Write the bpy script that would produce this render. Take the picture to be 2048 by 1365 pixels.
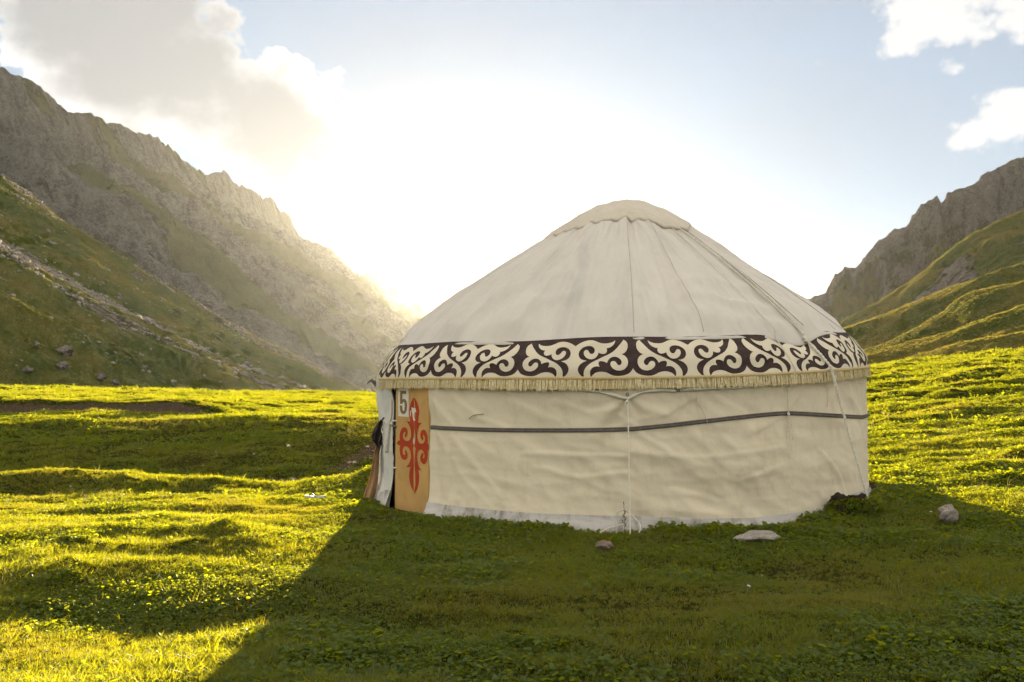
import bpy, bmesh, math, random
import numpy as np
from mathutils import Vector, Matrix, geometry as mgeo

random.seed(7)
RNG = np.random.default_rng(11)
for _o in list(bpy.data.objects):
    bpy.data.objects.remove(_o, do_unlink=True)
scene = bpy.context.scene
COL = scene.collection
rad = math.radians

# ------------------------------------------------------------------ camera
F_PX, W_PX, H_PX = 1650.0, 2048.0, 1365.0
PITCH = math.atan((785 - H_PX / 2) / F_PX)
CAM = np.array([0.0, 0.0, 1.45])
cam_d = bpy.data.cameras.new('camera')
cam_d.sensor_width = 36.0
cam_d.lens = 36.0 * F_PX / W_PX
cam_d.clip_start = 0.05
cam_d.clip_end = 60000
cam = bpy.data.objects.new('camera', cam_d)
COL.objects.link(cam)
cam.location = CAM
cam.rotation_euler = (math.pi / 2 + PITCH, 0, 0)
scene.camera = cam

# ------------------------------------------------------------------ light
SUN_AZ, SUN_EL = rad(-3.1), rad(6.5)
SUN_V = Vector((math.sin(SUN_AZ) * math.cos(SUN_EL), math.cos(SUN_AZ) * math.cos(SUN_EL), math.sin(SUN_EL)))
sun_d = bpy.data.lights.new('sun', 'SUN')
sun_d.energy = 5.0
sun_d.angle = rad(0.53)
sun_d.color = (1.0, 0.82, 0.52)
sun = bpy.data.objects.new('sun', sun_d)
COL.objects.link(sun)
sun.rotation_euler = (-SUN_V).to_track_quat('-Z', 'Y').to_euler()

SKY_STRENGTH = 0.05
EXPOSURE = 2.74
HAZE_DENSITY = 0.0000145
HAZE_G = 0.72

world = bpy.data.worlds.new('World')
scene.world = world
world.use_nodes = True


class NT:
    """small helper round a node tree"""
    def __init__(self, tree):
        self.t = tree
        self.n = tree.nodes
        self.l = tree.links

    def node(self, typ, **kw):
        nd = self.n.new(typ)
        for k, v in kw.items():
            setattr(nd, k, v)
        return nd

    def put(self, sock, val):
        if isinstance(val, bpy.types.NodeSocket):
            self.l.new(val, sock)
        elif val is not None:
            sock.default_value = val

    def math(self, op, a, b=None, c=None, clamp=False):
        nd = self.node('ShaderNodeMath', operation=op, use_clamp=clamp)
        self.put(nd.inputs[0], a)
        if b is not None:
            self.put(nd.inputs[1], b)
        if c is not None:
            self.put(nd.inputs[2], c)
        return nd.outputs[0]

    def mix(self, fac, a, b, typ='RGBA', blend='MIX'):
        nd = self.node('ShaderNodeMix', data_type=typ)
        if typ == 'RGBA':
            nd.blend_type = blend
            i = (0, 6, 7)
            o = 2
        else:
            i = (0, 2, 3)
            o = 0
        for s, v in zip(i, (fac, a, b)):
            if typ == 'RGBA' and isinstance(v, tuple) and len(v) == 3:
                v = (*v, 1.0)
            self.put(nd.inputs[s], v)
        return nd.outputs[o]

    def smooth(self, x, lo, hi, to0=0.0, to1=1.0):
        nd = self.node('ShaderNodeMapRange', interpolation_type='SMOOTHSTEP')
        self.put(nd.inputs[0], x)
        nd.inputs[1].default_value = lo
        nd.inputs[2].default_value = hi
        nd.inputs[3].default_value = to0
        nd.inputs[4].default_value = to1
        return nd.outputs[0]

    def noise(self, vec, scale, detail=4.0, rough=0.5, dist=0.0, lac=2.0):
        nd = self.node('ShaderNodeTexNoise')
        if vec is not None:
            self.l.new(vec, nd.inputs['Vector'])
        nd.inputs['Scale'].default_value = scale
        nd.inputs['Detail'].default_value = detail
        nd.inputs['Roughness'].default_value = rough
        nd.inputs['Distortion'].default_value = dist
        nd.inputs['Lacunarity'].default_value = lac
        return nd.outputs['Fac']

    def mapping(self, vec, scale=(1, 1, 1), loc=(0, 0, 0), rot=(0, 0, 0)):
        nd = self.node('ShaderNodeMapping')
        self.l.new(vec, nd.inputs[0])
        nd.inputs['Location'].default_value = loc
        nd.inputs['Rotation'].default_value = rot
        nd.inputs['Scale'].default_value = scale
        return nd.outputs[0]


# ---- sky: Nishita air + procedural clouds that depend on direction only
def build_world():
    t = NT(world.node_tree)
    t.n.clear()
    out = t.node('ShaderNodeOutputWorld')
    bg = t.node('ShaderNodeBackground')
    t.l.new(bg.outputs[0], out.inputs[0])
    bg.inputs['Strength'].default_value = SKY_STRENGTH
    sky = t.node('ShaderNodeTexSky', sky_type='NISHITA')
    sky.sun_disc = False
    sky.sun_elevation = SUN_EL
    sky.sun_rotation = SUN_AZ
    sky.altitude = 2800
    sky.air_density = 1.0
    sky.dust_density = 0.3
    sky.ozone_density = 1.0
    tc = t.node('ShaderNodeTexCoord')
    d = tc.outputs['Generated']
    sep = t.node('ShaderNodeSeparateXYZ')
    t.l.new(d, sep.inputs[0])
    az = t.math('ARCTAN2', sep.outputs[0], sep.outputs[1])
    el = t.math('ARCSINE', sep.outputs[2])
    comb = t.node('ShaderNodeCombineXYZ')
    t.l.new(az, comb.inputs[0])
    t.l.new(el, comb.inputs[1])
    ae = comb.outputs[0]

    def blob(a, e, ra, re, rot=0.0):
        """soft ellipse around one direction, 1 at the middle, 0 at the rim (degrees)"""
        m = t.mapping(ae, loc=(-rad(a), -rad(e), 0))
        r2 = t.mapping(m, rot=(0, 0, rad(rot)))
        s = t.mapping(r2, scale=(1 / rad(ra), 1 / rad(re), 1))
        ln = t.node('ShaderNodeVectorMath', operation='LENGTH')
        t.l.new(s, ln.inputs[0])
        return t.math('SUBTRACT', 1.0, ln.outputs['Value'])

    def mx(vals):
        r = vals[0]
        for v in vals[1:]:
            nd = t.node('ShaderNodeMath', operation='SMOOTH_MAX')
            t.put(nd.inputs[0], r)
            t.put(nd.inputs[1], v)
            nd.inputs[2].default_value = 0.45
            r = nd.outputs[0]
        return r

    wisp = t.noise(d, 6.0, 9.0, 0.60, 0.3)
    vor = t.node('ShaderNodeTexVoronoi', feature='SMOOTH_F1')
    t.l.new(t.mapping(d, scale=(1, 1, 1.25)), vor.inputs['Vector'])
    vor.inputs['Scale'].default_value = 15.0
    vor.inputs['Detail'].default_value = 3.0
    vor.inputs['Roughness'].default_value = 0.55
    vor.inputs['Smoothness'].default_value = 0.35
    puff = t.math('SUBTRACT', 0.42, vor.outputs['Distance'])
    fine = t.noise(d, 30.0, 7.0, 0.62, 0.2)
    n = t.math('ADD', t.math('MULTIPLY', t.math('SUBTRACT', wisp, 0.5), 2.0),
               t.math('MULTIPLY', t.math('SUBTRACT', fine, 0.5), 0.7))
    n = t.math('ADD', n, t.math('MULTIPLY', puff, 0.95))
    # the big backlit bank on the left and the lit puffs on the right
    dark = mx([blob(-16.3, 18.0, 6.3, 5.0, 10), blob(-25.0, 20.0, 12.0, 6.6, 14), blob(-27.5, 22.5, 8.0, 6.6),
               blob(-23.4, 24.2, 3.4, 4.2), blob(-40.0, 25.0, 12.0, 9.0)])
    lit = mx([blob(28.0, 23.0, 6.4, 4.8, -6), blob(34.5, 24.4, 7.0, 5.0), blob(30.6, 15.7, 4.2, 1.9, 6), blob(32.5, 16.8, 3.0, 2.1),
              blob(23.6, 25.3, 1.3, 0.9), blob(44.0, 20.0, 9.0, 5.0)])
    # unseen cloud outside the frame, made extra bright and dense to fill the shade
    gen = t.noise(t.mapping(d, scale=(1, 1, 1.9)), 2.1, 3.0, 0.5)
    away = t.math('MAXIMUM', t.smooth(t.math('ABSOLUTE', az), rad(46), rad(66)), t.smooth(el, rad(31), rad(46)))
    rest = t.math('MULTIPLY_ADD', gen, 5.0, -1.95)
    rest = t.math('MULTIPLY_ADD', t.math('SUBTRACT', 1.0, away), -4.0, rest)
    dd = t.math('MULTIPLY_ADD', n, 0.55, t.math('ADD', dark, 0.10))
    ll = t.math('MULTIPLY_ADD', n, 0.66, t.math('ADD', lit, 0.16))
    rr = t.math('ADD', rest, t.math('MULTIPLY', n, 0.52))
    a_fill = t.smooth(rr, 0.0, 0.30)
    a_dark = t.smooth(dd, -0.01, 0.13)
    a_lit = t.smooth(ll, 0.02, 0.26)
    soft = t.noise(d, 5.0, 5.0, 0.55)
    core = t.smooth(t.math('ADD', dark, t.math('ADD', t.math('MULTIPLY', n, 0.30), t.math('MULTIPLY', t.math('SUBTRACT', soft, 0.5), 1.7))), -0.22, 0.42)
    # thin high veil that pales the blue
    veil = t.noise(t.mapping(d, scale=(1, 1, 2.5)), 1.6, 5.0, 0.55, 0.4)
    base = t.mix(t.smooth(veil, 0.2, 0.8, 0.55, 0.78), sky.outputs[0], (1.50, 1.58, 1.70))
    # colours are radiances before the world strength
    c_dark = t.mix(core, (3.9, 3.85, 3.75), (1.58, 1.56, 1.54))
    c_lit = t.mix(t.smooth(ll, 0.1, 0.9), (2.85, 2.84, 2.82), (3.05, 2.97, 2.84))
    col = t.mix(t.math('MULTIPLY', a_lit, 0.95), base, c_lit)
    col = t.mix(t.math('MULTIPLY', a_fill, 0.95), col, (4.5, 4.2, 3.7))
    col = t.mix(t.math('MULTIPLY', a_dark, 0.93), col, c_dark)
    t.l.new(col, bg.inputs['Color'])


build_world()

scene.render.engine = 'CYCLES'
vs = scene.view_settings
vs.view_transform = 'Standard'
vs.look = 'None'
vs.gamma = 1.0
vs.exposure = EXPOSURE
vs.use_curve_mapping = False
cy = scene.cycles
cy.use_denoising = True
cy.use_adaptive_sampling = True
cy.adaptive_threshold = 0.016
cy.adaptive_min_samples = 20
cy.max_bounces = 6
cy.diffuse_bounces = 2
cy.transmission_bounces = 3
cy.volume_bounces = 0
cy.transparent_max_bounces = 8
cy.sample_clamp_indirect = 6.0

# ================================================================== helpers
def px_dir(px, py):
    """world direction of a photo pixel, scaled so that y = 1"""
    dx, du = px - W_PX / 2, H_PX / 2 - py
    c, s = math.cos(PITCH), math.sin(PITCH)
    y = F_PX * c - du * s
    z = F_PX * s + du * c
    return np.array([dx / y, 1.0, z / y])


def at(px, py, depth):
    return CAM + px_dir(px, py) * depth


_P = RNG.permutation(256)
_P = np.concatenate([_P, _P, _P])
_G = np.stack([np.cos(np.arange(256) * 2 * math.pi / 256 * 37), np.sin(np.arange(256) * 2 * math.pi / 256 * 37)], 1)


def perlin(x, y, seed=0):
    x = np.asarray(x, float) + seed * 17.31
    y = np.asarray(y, float) + seed * 9.77
    xi, yi = np.floor(x).astype(int), np.floor(y).astype(int)
    xf, yf = x - xi, y - yi
    u = xf * xf * xf * (xf * (xf * 6 - 15) + 10)
    v = yf * yf * yf * (yf * (yf * 6 - 15) + 10)

    def g(ix, iy, fx, fy):
        h = _P[_P[ix & 255] + (iy & 255)]
        gr = _G[h]
        return gr[..., 0] * fx + gr[..., 1] * fy
    a = g(xi, yi, xf, yf)
    b = g(xi + 1, yi, xf - 1, yf)
    c = g(xi, yi + 1, xf, yf - 1)
    d = g(xi + 1, yi + 1, xf - 1, yf - 1)
    return ((a + u * (b - a)) * (1 - v) + (c + u * (d - c)) * v) * 1.5


def fbm(x, y, octs=4, seed=0, gain=0.5, lac=2.03):
    r, a = 0.0, 1.0
    for i in range(octs):
        r = r + a * perlin(x, y, seed + i * 3)
        x, y, a = x * lac, y * lac, a * gain
    return r


def ridged(x, y, octs=5, seed=0, gain=0.5, lac=2.07):
    r, a, tot = 0.0, 1.0, 0.0
    for i in range(octs):
        r = r + a * (1 - np.abs(perlin(x, y, seed + i * 5)) * 1.6)
        tot += a
        x, y, a = x * lac, y * lac, a * gain
    return r / tot


def sstep(x, lo, hi):
    t = np.clip((x - lo) / (hi - lo), 0, 1)
    return t * t * (3 - 2 * t)


def softplus(x, k):
    return k * np.log1p(np.exp(np.clip(x / k, -40, 40)))


def tag(o, label=None, cat=None, group=None, kind=None):
    if label:
        o['label'] = label
    if cat:
        o['category'] = cat
    if group:
        o['group'] = group
    if kind:
        o['kind'] = kind
    return o


def link(o, parent=None):
    COL.objects.link(o)
    if parent is not None:
        o.parent = parent
    return o


def empty(name, loc=(0, 0, 0)):
    o = bpy.data.objects.new(name, None)
    o.location = loc
    o.empty_display_size = 0.2
    return link(o)


def mesh_obj(name, verts, faces, mat, parent=None, smooth=True):
    me = bpy.data.meshes.new(name)
    me.from_pydata([tuple(map(float, v)) for v in verts], [], [tuple(map(int, f)) for f in faces])
    me.update()
    if smooth:
        me.polygons.foreach_set('use_smooth', [True] * len(me.polygons))
    if mat:
        me.materials.append(mat)
    o = bpy.data.objects.new(name, me)
    return link(o, parent)


def grid_mesh(name, P, mat, parent=None, closed=False, uv=None, attrs=None, keep=None, flip=False):
    """P[nu, nv, 3] -> quad sheet; closed joins the last u to the first; keep[nu', nv-1] drops quads"""
    nu, nv = P.shape[:2]
    co = P.reshape(-1, 3).astype(np.float32)
    iu = np.arange(nu if closed else nu - 1)
    iv = np.arange(nv - 1)
    A, B = np.meshgrid(iu, iv, indexing='ij')
    A2 = (A + 1) % nu
    q = np.stack([A * nv + B, A2 * nv + B, A2 * nv + B + 1, A * nv + B + 1], -1)
    if flip:
        q = q[..., ::-1]
    if keep is not None:
        q = q[keep]
    q = q.reshape(-1, 4).astype(np.int32)
    me = bpy.data.meshes.new(name)
    me.vertices.add(len(co))
    me.vertices.foreach_set('co', co.ravel())
    me.loops.add(q.size)
    me.loops.foreach_set('vertex_index', q.ravel())
    me.polygons.add(len(q))
    me.polygons.foreach_set('loop_start', np.arange(0, q.size, 4, dtype=np.int32))
    me.polygons.foreach_set('use_smooth', np.ones(len(q), dtype=bool))
    if attrs:
        for k, v in attrs.items():
            at_ = me.attributes.new(k, 'FLOAT', 'POINT')
            at_.data.foreach_set('value', np.asarray(v, np.float32).ravel())
    if uv is not None:
        ul = me.uv_layers.new(name='UVMap')
        ul.data.foreach_set('uv', uv.reshape(-1, 2)[q.ravel()].astype(np.float32).ravel())
    me.update()
    me.validate()
    if mat:
        me.materials.append(mat)
    o = bpy.data.objects.new(name, me)
    return link(o, parent)


def tube_data(pts, r, seg=8, cap=True):
    pts = [Vector(p) for p in pts]
    n = len(pts)
    rs = r if hasattr(r, '__len__') else [r] * n
    vs_, fs = [], []
    prev = None
    for i, p in enumerate(pts):
        tg = (pts[min(i + 1, n - 1)] - pts[max(i - 1, 0)]).normalized()
        if prev is None:
            a = tg.orthogonal().normalized()
        else:
            a = (prev - tg * prev.dot(tg)).normalized()
        prev = a
        b = tg.cross(a)
        for k in range(seg):
            an = 2 * math.pi * k / seg
            vs_.append(p + (a * math.cos(an) + b * math.sin(an)) * rs[i])
    for i in range(n - 1):
        for k in range(seg):
            k2 = (k + 1) % seg
            fs.append((i * seg + k, i * seg + k2, (i + 1) * seg + k2, (i + 1) * seg + k))
    if cap:
        fs.append(tuple(range(seg))[::-1])
        fs.append(tuple((n - 1) * seg + k for k in range(seg)))
    return vs_, fs


def spline(pts, per=6, closed=False):
    """Catmull-Rom through points"""
    P = [np.array(p, float) for p in pts]
    n = len(P)
    out = []
    rng = range(n) if closed else range(n - 1)
    for i in rng:
        p1, p2 = P[i], P[(i + 1) % n]
        p0 = P[i - 1] if (i > 0 or closed) else 2 * p1 - p2
        p3 = P[(i + 2) % n] if (i + 2 < n or closed) else 2 * p2 - p1
        for k in range(per):
            t = k / per
            out.append(0.5 * ((2 * p1) + (-p0 + p2) * t + (2 * p0 - 5 * p1 + 4 * p2 - p3) * t * t
                              + (-p0 + 3 * p1 - 3 * p2 + p3) * t ** 3))
    if not closed:
        out.append(P[-1])
    return out


def tube(name, pts, r, mat, parent=None, seg=8, per=5):
    p = spline(pts, per) if per else pts
    v, f = tube_data(p, r, seg)
    return mesh_obj(name, v, f, mat, parent)


def merge(parts):
    """join (verts, faces) lists"""
    V, Fc = [], []
    for v, f in parts:
        o = len(V)
        V += list(v)
        Fc += [tuple(i + o for i in q) for q in f]
    return V, Fc


# ================================================================== materials
def new_mat(name):
    m = bpy.data.materials.new(name)
    m.use_nodes = True
    t = NT(m.node_tree)
    b = m.node_tree.nodes['Principled BSDF']
    b.inputs['Specular IOR Level'].default_value = 0.25
    return m, t, b


def simple_mat(name, col, rough=0.8, var=0.12, scale=6.0, bump=0.0, bscale=60.0, metal=0.0, spec=0.25, dirt=None):
    m, t, b = new_mat(name)
    tc = t.node('ShaderNodeTexCoord')
    nz = t.noise(tc.outputs['Object'], scale, 5.0, 0.6)
    c0 = tuple(c * (1 - var) for c in col)
    c1 = tuple(min(1, c * (1 + var)) for c in col)
    cc = t.mix(t.smooth(nz, 0.3, 0.7), c0, c1)
    if dirt:
        dz = t.noise(tc.outputs['Object'], dirt[1], 6.0, 0.65)
        cc = t.mix(t.smooth(dz, 0.5, 0.75, 0, dirt[2]), cc, dirt[0])
    t.l.new(cc, b.inputs['Base Color'])
    b.inputs['Roughness'].default_value = rough
    b.inputs['Metallic'].default_value = metal
    b.inputs['Specular IOR Level'].default_value = spec
    if bump:
        bz = t.noise(tc.outputs['Object'], bscale, 4.0, 0.6)
        bn = t.node('ShaderNodeBump')
        bn.inputs['Strength'].default_value = bump
        bn.inputs['Distance'].default_value = 0.01
        t.l.new(bz, bn.inputs['Height'])
        t.l.new(bn.outputs[0], b.inputs['Normal'])
    return m


def canvas_mat(name, col, stain, stain_amt=0.5, weave=420.0, radial=None, lo=0.52, hi=0.8):
    m, t, b = new_mat(name)
    tc = t.node('ShaderNodeTexCoord')
    o = tc.outputs['Object']
    big = t.noise(o, 1.1, 5.0, 0.6)
    mid = t.noise(t.mapping(o, scale=(1, 1, 0.45)), 6.0, 6.0, 0.65)
    sm = t.noise(o, 55.0, 3.0, 0.6)
    cc = t.mix(t.smooth(big, 0.3, 0.7), tuple(c * 0.95 for c in col), col)
    cc = t.mix(t.smooth(mid, lo, hi, 0, stain_amt), cc, stain)
    cc = t.mix(t.smooth(sm, 0.45, 0.75, 0, 0.16), cc, tuple(c * 0.72 for c in col))
    if radial:
        # rain streaks that run from the crown to the eave
        sp = t.node('ShaderNodeSeparateXYZ')
        t.l.new(t.mapping(o, loc=(-1.479, -11.909, 0)), sp.inputs[0])
        an = t.math('ARCTAN2', sp.outputs[0], sp.outputs[1])
        cb = t.node('ShaderNodeCombineXYZ')
        t.l.new(t.math('MULTIPLY', an, 9.0), cb.inputs[0])
        t.l.new(t.math('MULTIPLY', sp.outputs[2], 0.8), cb.inputs[1])
        sk = t.noise(cb.outputs[0], 1.0, 6.0, 0.62, 0.5)
        cc = t.mix(t.smooth(sk, 0.45, 0.72, 0, 0.7), cc, radial)
    t.l.new(cc, b.inputs['Base Color'])
    b.inputs['Roughness'].default_value = 0.85
    b.inputs['Sheen Weight'].default_value = 0.15
    wv = t.noise(o, weave, 2.0, 0.5)
    cr = t.noise(t.mapping(o, scale=(1, 1, 0.8)), 14.0, 6.0, 0.62, 0.6)
    hh = t.math('ADD', t.math('MULTIPLY', wv, 0.10), t.math('MULTIPLY', cr, 0.9))
    bn = t.node('ShaderNodeBump')
    bn.inputs['Strength'].default_value = 0.45
    bn.inputs['Distance'].default_value = 0.012
    t.l.new(hh, bn.inputs['Height'])
    t.l.new(bn.outputs[0], b.inputs['Normal'])
    return m


def leaf_mat(name, dark, light, dry, trans, trans_dry, tfac=0.55):
    """thin leaves: reflect + let light through; tint comes from each plant"""
    m = bpy.data.materials.new(name)
    m.use_nodes = True
    t = NT(m.node_tree)
    t.n.clear()
    out = t.node('ShaderNodeOutputMaterial')
    oi = t.node('ShaderNodeObjectInfo')
    an = t.node('ShaderNodeAttribute', attribute_type='INSTANCER', attribute_name='tint')
    c = t.mix(oi.outputs['Random'], dark, light)
    c = t.mix(an.outputs['Fac'], c, dry)
    ct = t.mix(an.outputs['Fac'], trans, trans_dry)
    ct = t.mix(t.math('MULTIPLY', oi.outputs['Random'], 0.45), ct, tuple(x * 0.45 for x in trans))
    df = t.node('ShaderNodeBsdfDiffuse')
    t.l.new(c, df.inputs[0])
    tr = t.node('ShaderNodeBsdfTranslucent')
    t.l.new(ct, tr.inputs[0])
    gl = t.node('ShaderNodeBsdfGlossy')
    gl.inputs['Roughness'].default_value = 0.45
    gl.inputs['Color'].default_value = (0.9, 0.9, 0.8, 1)
    mx1 = t.node('ShaderNodeMixShader')
    mx1.inputs[0].default_value = tfac
    t.l.new(df.outputs[0], mx1.inputs[1])
    t.l.new(tr.outputs[0], mx1.inputs[2])
    mx2 = t.node('ShaderNodeMixShader')
    mx2.inputs[0].default_value = 0.03
    t.l.new(mx1.outputs[0], mx2.inputs[1])
    t.l.new(gl.outputs[0], mx2.inputs[2])
    t.l.new(mx2.outputs[0], out.inputs[0])
    return m


def hill_mat(name, grass_a, grass_b, dry, rock_a, rock_b, scale, bump_d=1.0, streak=(18, 3)):
    """grass and rock told apart by the mesh attribute 'rock', broken up by noise and by streaks down the slope"""
    m, t, b = new_mat(name)
    tc = t.node('ShaderNodeTexCoord')
    o = tc.outputs['Object']
    uv = tc.outputs['UV']
    at_ = t.node('ShaderNodeAttribute', attribute_name='rock')
    n1 = t.noise(o, 0.02 * scale, 6.0, 0.6)
    n2 = t.noise(o, 0.12 * scale, 6.0, 0.65)
    n3 = t.noise(o, 0.9 * scale, 5.0, 0.7)
    n4 = t.noise(o, 0.32 * scale, 5.0, 0.7, 0.6)
    st = t.noise(t.mapping(uv, scale=(streak[0], streak[1], 1)), 1.0, 7.0, 0.66, 0.5)
    g = t.mix(t.smooth(n2, 0.35, 0.65), grass_a, grass_b)
    g = t.mix(t.smooth(n1, 0.42, 0.68, 0, 0.75), g, dry)
    g = t.mix(t.smooth(n3, 0.42, 0.68, 0, 0.6), g, tuple(x * 0.42 for x in grass_a))
    g = t.mix(t.smooth(st, 0.5, 0.68, 0, 0.45), g, dry)
    r = t.mix(t.smooth(n4, 0.35, 0.66), rock_a, rock_b)
    r = t.mix(t.smooth(st, 0.46, 0.66, 0, 0.75), r, tuple(x * 1.15 for x in rock_b))
    r = t.mix(t.smooth(st, 0.34, 0.46, 0.7, 0), r, tuple(x * 0.5 for x in rock_a))
    r = t.mix(t.smooth(n3, 0.5, 0.68, 0, 0.7), r, tuple(x * 0.4 for x in rock_a))
    k = t.math('ADD', at_.outputs['Fac'], t.math('MULTIPLY', t.math('SUBTRACT', n2, 0.5), 0.9))
    k = t.math('ADD', k, t.math('MULTIPLY', t.math('SUBTRACT', st, 0.5), 1.3))
    k = t.math('ADD', k, t.math('MULTIPLY', t.math('SUBTRACT', n3, 0.5), 0.8))
    k = t.smooth(k, 0.40, 0.60)
    t.l.new(t.mix(k, g, r), b.inputs['Base Color'])
    b.inputs['Roughness'].default_value = 0.95
    b.inputs['Specular IOR Level'].default_value = 0.0
    hh = t.math('ADD', t.math('MULTIPLY', n3, t.math('MULTIPLY_ADD', k, 0.6, 0.4)), t.math('MULTIPLY', n4, t.math('MULTIPLY', k, 1.2)))
    hh = t.math('ADD', hh, t.math('MULTIPLY', st, t.math('MULTIPLY_ADD', k, 1.2, 0.3)))
    bn = t.node('ShaderNodeBump')
    bn.inputs['Strength'].default_value = 1.0
    bn.inputs['Distance'].default_value = bump_d
    t.l.new(hh, bn.inputs['Height'])
    t.l.new(bn.outputs[0], b.inputs['Normal'])
    return m


def rock_mat(name, a, c, speck, scale=1.0):
    m, t, b = new_mat(name)
    tc = t.node('ShaderNodeTexCoord')
    o = tc.outputs['Object']
    n1 = t.noise(o, 9.0 * scale, 6.0, 0.7)
    n2 = t.noise(o, 60.0 * scale, 4.0, 0.7)
    n3 = t.noise(o, 3.0 * scale, 3.0, 0.6)
    cc = t.mix(t.smooth(n1, 0.35, 0.65), a, c)
    cc = t.mix(t.smooth(n2, 0.52, 0.62, 0, 0.75), cc, speck)
    cc = t.mix(t.smooth(n3, 0.55, 0.7, 0, 0.4), cc, (0.25, 0.22, 0.10))
    t.l.new(cc, b.inputs['Base Color'])
    b.inputs['Roughness'].default_value = 0.9
    bn = t.node('ShaderNodeBump')
    bn.inputs['Strength'].default_value = 0.9
    bn.inputs['Distance'].default_value = 0.02 / scale
    t.l.new(t.math('ADD', n1, t.math('MULTIPLY', n2, 0.5)), bn.inputs['Height'])
    t.l.new(bn.outputs[0], b.inputs['Normal'])
    return m


M = {}
M['wall'] = canvas_mat('wall_canvas', (0.77, 0.67, 0.49), (0.59, 0.48, 0.32), 0.45, lo=0.47, hi=0.74)
M['roof'] = canvas_mat('roof_canvas', (0.635, 0.58, 0.50), (0.53, 0.46, 0.37), 0.4, radial=(0.48, 0.45, 0.395))
M['cap'] = canvas_mat('cap_canvas', (0.61, 0.535, 0.425), (0.46, 0.38, 0.27), 0.3)
M['skirt'] = canvas_mat('skirt_canvas', (0.58, 0.54, 0.49), (0.22, 0.20, 0.15), 0.85, lo=0.46, hi=0.68)
M['flap'] = canvas_mat('flap_canvas', (0.66, 0.64, 0.58), (0.45, 0.42, 0.34), 0.4)
M['hemroll'] = canvas_mat('edge_canvas', (0.72, 0.67, 0.54), (0.5, 0.44, 0.3), 0.3)
M['dark_felt'] = simple_mat('ornament_brown', (0.052, 0.031, 0.026), 0.8, 0.25, 9, 0.3, 300)
M['cream_felt'] = simple_mat('ornament_cream', (0.70, 0.615, 0.46), 0.85, 0.05, 3, 0.25, 300)
M['fringe'] = simple_mat('fringe_thread', (0.76, 0.64, 0.37), 0.85, 0.2, 45)
M['fringe_back'] = simple_mat('fringe_backing', (0.54, 0.42, 0.20), 0.9, 0.2, 30)
M['braid'] = simple_mat('fringe_braid', (0.58, 0.43, 0.20), 0.85, 0.15, 60, 0.4, 200)
M['rope'] = simple_mat('cotton_rope', (0.72, 0.67, 0.55), 0.85, 0.12, 40, 0.6, 220)
M['seam'] = simple_mat('seam_thread', (0.40, 0.36, 0.30), 0.85, 0.15, 30)
M['rope_grey'] = simple_mat('weathered_rope', (0.30, 0.27, 0.22), 0.85, 0.2, 40, 0.6, 220)
M['strap'] = simple_mat('grey_webbing', (0.20, 0.17, 0.145), 0.8, 0.15, 20, 0.4, 260)
M['strap_dark'] = simple_mat('webbing_stripe', (0.085, 0.075, 0.068), 0.8, 0.15, 20, 0.4, 260)
M['door'] = simple_mat('door_tan', (0.56, 0.335, 0.115), 0.75, 0.08, 3.0, 0.25, 90, dirt=((0.34, 0.22, 0.10), 7.0, 0.5))
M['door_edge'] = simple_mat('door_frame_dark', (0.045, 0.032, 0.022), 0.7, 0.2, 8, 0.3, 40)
M['red'] = simple_mat('ornament_red', (0.42, 0.045, 0.012), 0.7, 0.12, 8, 0.1, 90, dirt=((0.33, 0.06, 0.02), 12.0, 0.5))
M['paper'] = simple_mat('number_paper', (0.72, 0.66, 0.54), 0.8, 0.05, 10)
M['ink'] = simple_mat('number_ink', (0.23, 0.15, 0.075), 0.8, 0.1, 30)
M['metal'] = simple_mat('grommet_metal', (0.12, 0.10, 0.08), 0.45, 0.2, 40, metal=0.8)
M['leather'] = simple_mat('dark_leather', (0.040, 0.027, 0.022), 0.5, 0.35, 14, 0.6, 25, spec=0.4)
M['tan_cloth'] = simple_mat('tan_cloth', (0.40, 0.235, 0.115), 0.85, 0.18, 9, 0.5, 60, dirt=((0.24, 0.14, 0.07), 10.0, 0.6))
M['stone_pale'] = rock_mat('pale_granite', (0.30, 0.265, 0.22), (0.40, 0.355, 0.30), (0.11, 0.095, 0.085))
M['stone_brown'] = rock_mat('brown_granite', (0.25, 0.205, 0.165), (0.42, 0.365, 0.31), (0.09, 0.07, 0.058))
M['stone_red'] = rock_mat('reddish_stone', (0.20, 0.135, 0.105), (0.28, 0.20, 0.16), (0.10, 0.07, 0.055), 2.0)
M['boulder'] = rock_mat('hill_boulder', (0.12, 0.10, 0.085), (0.20, 0.17, 0.145), (0.05, 0.042, 0.038), 0.2)
M['scree'] = rock_mat('scree_stone', (0.19, 0.165, 0.14), (0.31, 0.28, 0.25), (0.08, 0.07, 0.06), 0.15)
M['sod'] = simple_mat('turned_sod', (0.035, 0.024, 0.014), 0.95, 0.4, 12, 1.0, 30)
M['horse'] = simple_mat('horse_coat', (0.022, 0.016, 0.013), 0.6, 0.2, 6)
M['sandal_sole'] = simple_mat('sandal_sole', (0.50, 0.50, 0.52), 0.6, 0.1, 20)
M['sandal_strap'] = simple_mat('sandal_strap', (0.02, 0.02, 0.022), 0.5, 0.2, 20)
M['petal'] = simple_mat('flower_petal', (0.72, 0.70, 0.60), 0.7, 0.06, 30)
M['stalk'] = simple_mat('flower_stalk', (0.10, 0.12, 0.03), 0.8, 0.2, 30)
M['twig'] = simple_mat('dry_stalk', (0.09, 0.055, 0.03), 0.9, 0.2, 30)
M['wood_peg'] = simple_mat('peg_wood', (0.12, 0.085, 0.05), 0.85, 0.2, 20, 0.4, 60)

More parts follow.
